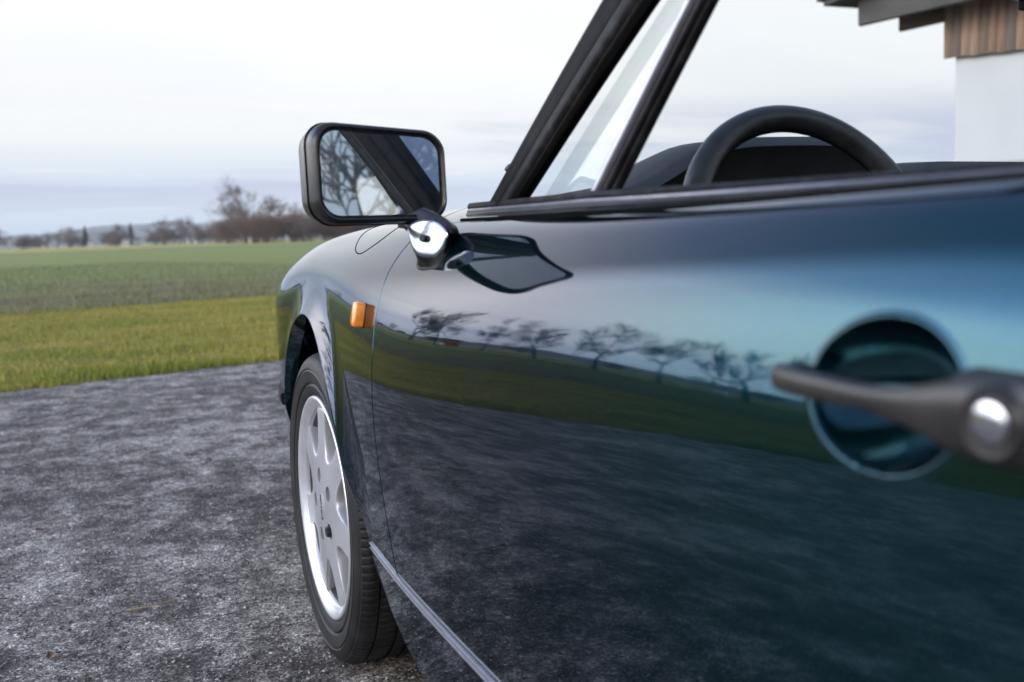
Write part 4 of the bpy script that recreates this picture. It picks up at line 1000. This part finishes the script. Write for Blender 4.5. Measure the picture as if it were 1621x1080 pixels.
M['film'] = mat('white_bale_film', (.75, .76, .76), .15, noise=(8, 3, (.65, .66, .66), .4, .7), bump=(14, .4, .02))
for (x, y, lb) in ((-24.2, 31.5, 'white wrapped silage bale lying by the nearest fruit tree'), (-27.5, 73, 'white wrapped silage bale lying by the far clump of trees')):
    b_ = lathe('silage_bale', [(-.6, .0001), (-.6, .45), (-.56, .55), (-.5, .58), (.5, .58), (.56, .55), (.6, .45), (.6, .0001)], M['film'], None, n=32, loc=(0, 0, 0)); b_.location = (x, y, .33); b_.rotation_euler.z = .7; b_.scale = (.6, .6, .6); tag(b_, lb, 'bale')

# hills
def hill(name, az0, az1, d, hf, m, depth=500):
    n = 160; V = []
    for i in range(n+1):
        az = az0+(az1-az0)*i/n; hh = hf(az)
        for dd, f in ((-depth, 0), (-depth*.5, .55), (-depth*.15, .93), (0, 1.), (depth*.6, .5)):
            x, y, _ = at_az(az, d+dd); V.append((x, y, -1*(f == 0)+hh*f))
    return tag(mesh(name, V, grid_faces(n+1, 5), m), kind='structure')
M['hill'] = mat('wooded_hill', (.035, .045, .030), 1., noise=(.012, 5, (.07, .08, .045), .4, .65))
hill('hills', -75, 60, 3300, lambda a: 40+16*math.sin(a*.16+.6)+9*math.sin(a*.43)+4*math.sin(a*1.7)+1.5*math.sin(a*5.1), M['hill'])
hill('hills', -75, 60, 2200, lambda a: 17+9*math.sin(a*.29+2)+4*math.sin(a*.9+1)+2*math.sin(a*3.7)+1.2*math.sin(a*9), M['hill'], 300)

# ================================================================== HOUSE
M['render'] = mat('white_wall_render', (.62, .635, .63), .85, noise=(1.4, 6, (.54, .56, .56), .35, .75), bump=(120, .3, .002))
M['roof'] = mat('roof_underside', (.075, .072, .07), .8, noise=(3, 4, (.12, .11, .10), .4, .7)); M['tile'] = mat('roof_tile', (.10, .06, .05), .8, noise=(4, 4, (.14, .08, .06), .4, .7))
M['beam'] = mat('weathered_beam', (.13, .095, .06), .8, noise=(3, 5, (.07, .055, .045), .4, .7, (1, 8, 8)))
planks = []
for k, c in enumerate([((.30, .19, .13), (.17, .12, .095)), ((.23, .155, .11), (.14, .105, .085)), ((.38, .25, .175), (.21, .15, .11)), ((.19, .145, .12), (.12, .10, .09))]):
    planks.append(mat('plank_wood_%s' % 'abcd'[k], c[0], .8, noise=(5, 6, c[1], .38, .68, (6, 6, .7)), bump=(60, .5, .003)))
house = empty('farm_house', (6.87, 5.50, 0), math.atan2(-.82, .57)); tag(house, 'white rendered house with brown plank gable and overhanging roof at the right', 'house')
# local axes: +x along the wall to the right, +y behind the wall
HZ = 2.41
bm = bmesh.new(); g_ = add_box(bm, (4.5, 4.0, 1.5), (9.0, 8.0, 3.0))
for v in g_: v.co.x += .75*v.co.y
bm_obj('wall', bm, M['render'], house, smooth=False)
x = -.10; pm = {}
for k in range(46):
    wd = .072+.018*((k*37) % 5)/5; hgt = 3.0; key = k % 4
    bm = bmesh.new(); add_box(bm, (0, 0, hgt/2), (wd-.006, .022, hgt), None, .003); add_box(bm, (-.5*wd+.002, .006, hgt/2), (.012, .018, hgt))
    pk = bm_obj('plank', bm, planks[(k*7+k//3) % 4], house, auto=30); pk.location = (x+wd/2, -.055-.004*(k % 2), HZ+.004*((k*13) % 3)); x += wd
    if k > 22 and k % 1 == 0 and x > 2.6: break
sl = .27
def roof_box(name, u0, u1, y0, y1, zu, th, m):
    V = [(u+.75*(y+.65), y, zu+(u+1.1)*sl+t) for u in (u0, u1) for y in (y0, y1) for t in (0, th)]
    return mesh(name, V, [(0, 1, 3, 2), (4, 6, 7, 5), (0, 2, 6, 4), (1, 5, 7, 3), (0, 4, 5, 1), (2, 3, 7, 6)], m, house, smooth=False)
roof_box('roof', -1.12, 4.6, -.65, 8.6, 2.965, .05, M['roof']); roof_box('roof_tiles', -1.16, 4.6, -.68, 8.6, 3.02, .05, M['tile'])
for k, (y, uend, drop, mm) in enumerate([(-.42, -.83, .27, 'roof'), (.0, -.53, .38, 'beam'), (.9, -.9, .16, 'roof'), (1.8, -.9, .16, 'roof'), (2.7, -.9, .16, 'roof'), (3.6, -.9, .16, 'roof')]):
    V = []
    for u in (uend, 1.8):
        for dy in (-.05, .05):
            for t in (-drop, 0): V.append((u+.75*max(y, 0), y+dy, (2.965+(u+1.1)*sl if t == 0 else 2.965+(uend+1.1)*sl-drop+.10*(u-uend))))
    mesh('rafter', V, [(0, 1, 3, 2), (4, 6, 7, 5), (0, 2, 6, 4), (1, 5, 7, 3), (0, 4, 5, 1), (2, 3, 7, 6)], M[mm], house, smooth=False)

# ================================================================== BEHIND THE CAR (shows in the door mirror)
M['panel'] = mat('pale_cladding', (.55, .58, .58), .5, noise=(2, 4, (.45, .48, .48), .4, .7))
barn = empty('pale_barn', (12.5, -17.5, 0), math.atan2(.62, .78)); tag(barn, 'pale barn with vertical cladding panels behind the car, seen in the door mirror', 'barn')
bm = bmesh.new(); add_box(bm, (0, 3, 3.2), (18, 6, 6.4)); bm_obj('wall', bm, M['panel'], barn, smooth=False)
bm = bmesh.new(); add_box(bm, (0, 0, 3.2), (.10, .06, 6.4)); rib = bm_obj('panel_rib', bm, M['white_far'], barn, smooth=False); rib.location = (-8.8, -.03, 0)
for k in range(1, 30): c_ = rib.copy(); COL.objects.link(c_); c_.parent = barn; c_.location = (-8.8+.6*k, -.03, 0)
mesh('roof', [(-9.4, -.6, 6.4), (9.4, -.6, 6.4), (9.4, 3, 8), (-9.4, 3, 8), (9.4, 6.6, 6.4), (-9.4, 6.6, 6.4)], [(0, 1, 2, 3), (3, 2, 4, 5), (0, 3, 5), (1, 4, 2), (0, 5, 4, 1)], M['roof_far'], barn, smooth=False)
tree('fruit1', (4.6, -8.6, 0), (.8, .8, .72), .6, 'fruit_tree', 'bare tree with tangled twigs behind the car, seen in the door mirror', 'tree', 'garden trees behind the car')
tree('fruit2', (8.2, -9.4, 0), (.8, .8, .8), 2.6, 'fruit_tree', 'second bare garden tree in front of the pale barn', 'tree', 'garden trees behind the car')
for i in range(7):
    tree('bush%d' % (i % 2), (4.0+i*1.3, -12.5+i*.95, 0), (.30, .30, .26), i*1.1, 'garden_shrub', ['russet', 'greyish', 'short', 'wide', 'sparse', 'twiggy', 'dense'][i]+' bare shrub in the hedge before the pale barn', 'shrub', 'hedge before the pale barn')

# fallen leaves and a straw on the asphalt
M['leaf'] = mat('dry_leaf', (.16, .085, .045), .7, noise=(60, 4, (.10, .055, .03), .4, .7)); M['straw'] = mat('dry_straw', (.34, .25, .12), .7, noise=(60, 3, (.26, .18, .09), .4, .7))
def leaf(x, y, s_, a, lb, m='leaf'):
    V = []; F = []
    for i in range(9):
        f = i/8; wv = math.sin(math.pi*f)**.7*.34; 
        for k in (-1, 0, 1): V.append(((f-.5)*s_, k*wv*s_, .004+abs(k)*.006*math.sin(f*5+k)+.004*math.sin(f*3)+(.002 if k else 0)))
    o_ = mesh('leaf', V, grid_faces(9, 3), M[m]); o_.location = (x, y, 0); o_.rotation_euler.z = a; tag(o_, lb, 'leaf')
LEAFPTS = [(-1.31, .265, .035, .5, 'brown curled dry leaf nearest the camera on the asphalt'), (-1.38, 1.32, .03, 2., 'small dark dry leaf on the asphalt left of the wheel'), (-.85, 2.2, .05, 1., 'tan leaf lying in the middle of the yard'), (-.80, 2.04, .035, 2.6, 'yellowish leaf beside the tan leaf')]
STRAW = (-1.16, .47)
for (x, y, s_, a, lb) in LEAFPTS: leaf(x, y, s_, a, lb)
st = tube('straw', smooth_path([(STRAW[0], STRAW[1], .004), (STRAW[0]+.05, STRAW[1]-.01, .008), (STRAW[0]+.11, STRAW[1]+.012, .004)], 5), .0016, M['straw'], None); tag(st, 'thin dry straw lying on the asphalt in front', 'straw')
# air: pale even haze, sky outside
hz = bpy.data.materials.new('haze_air'); hz.use_nodes = True; t = hz.node_tree; t.nodes.clear()
o_ = N(t, 'ShaderNodeOutputMaterial'); v = N(t, 'ShaderNodeVolumePrincipled'); v.inputs['Color'].default_value = (.86, .92, 1., 1); v.inputs['Density'].default_value = .00020; v.inputs['Anisotropy'].default_value = 0
L(t, v.outputs[0], o_.inputs['Volume'])
bm = bmesh.new(); add_box(bm, (0, 0, 37), (12200, 12200, 76)); o_ = bm_obj('haze', bm, hz, None, smooth=False); tag(o_, 'thin pale winter haze over the far fields and hills', 'haze', kind='stuff')
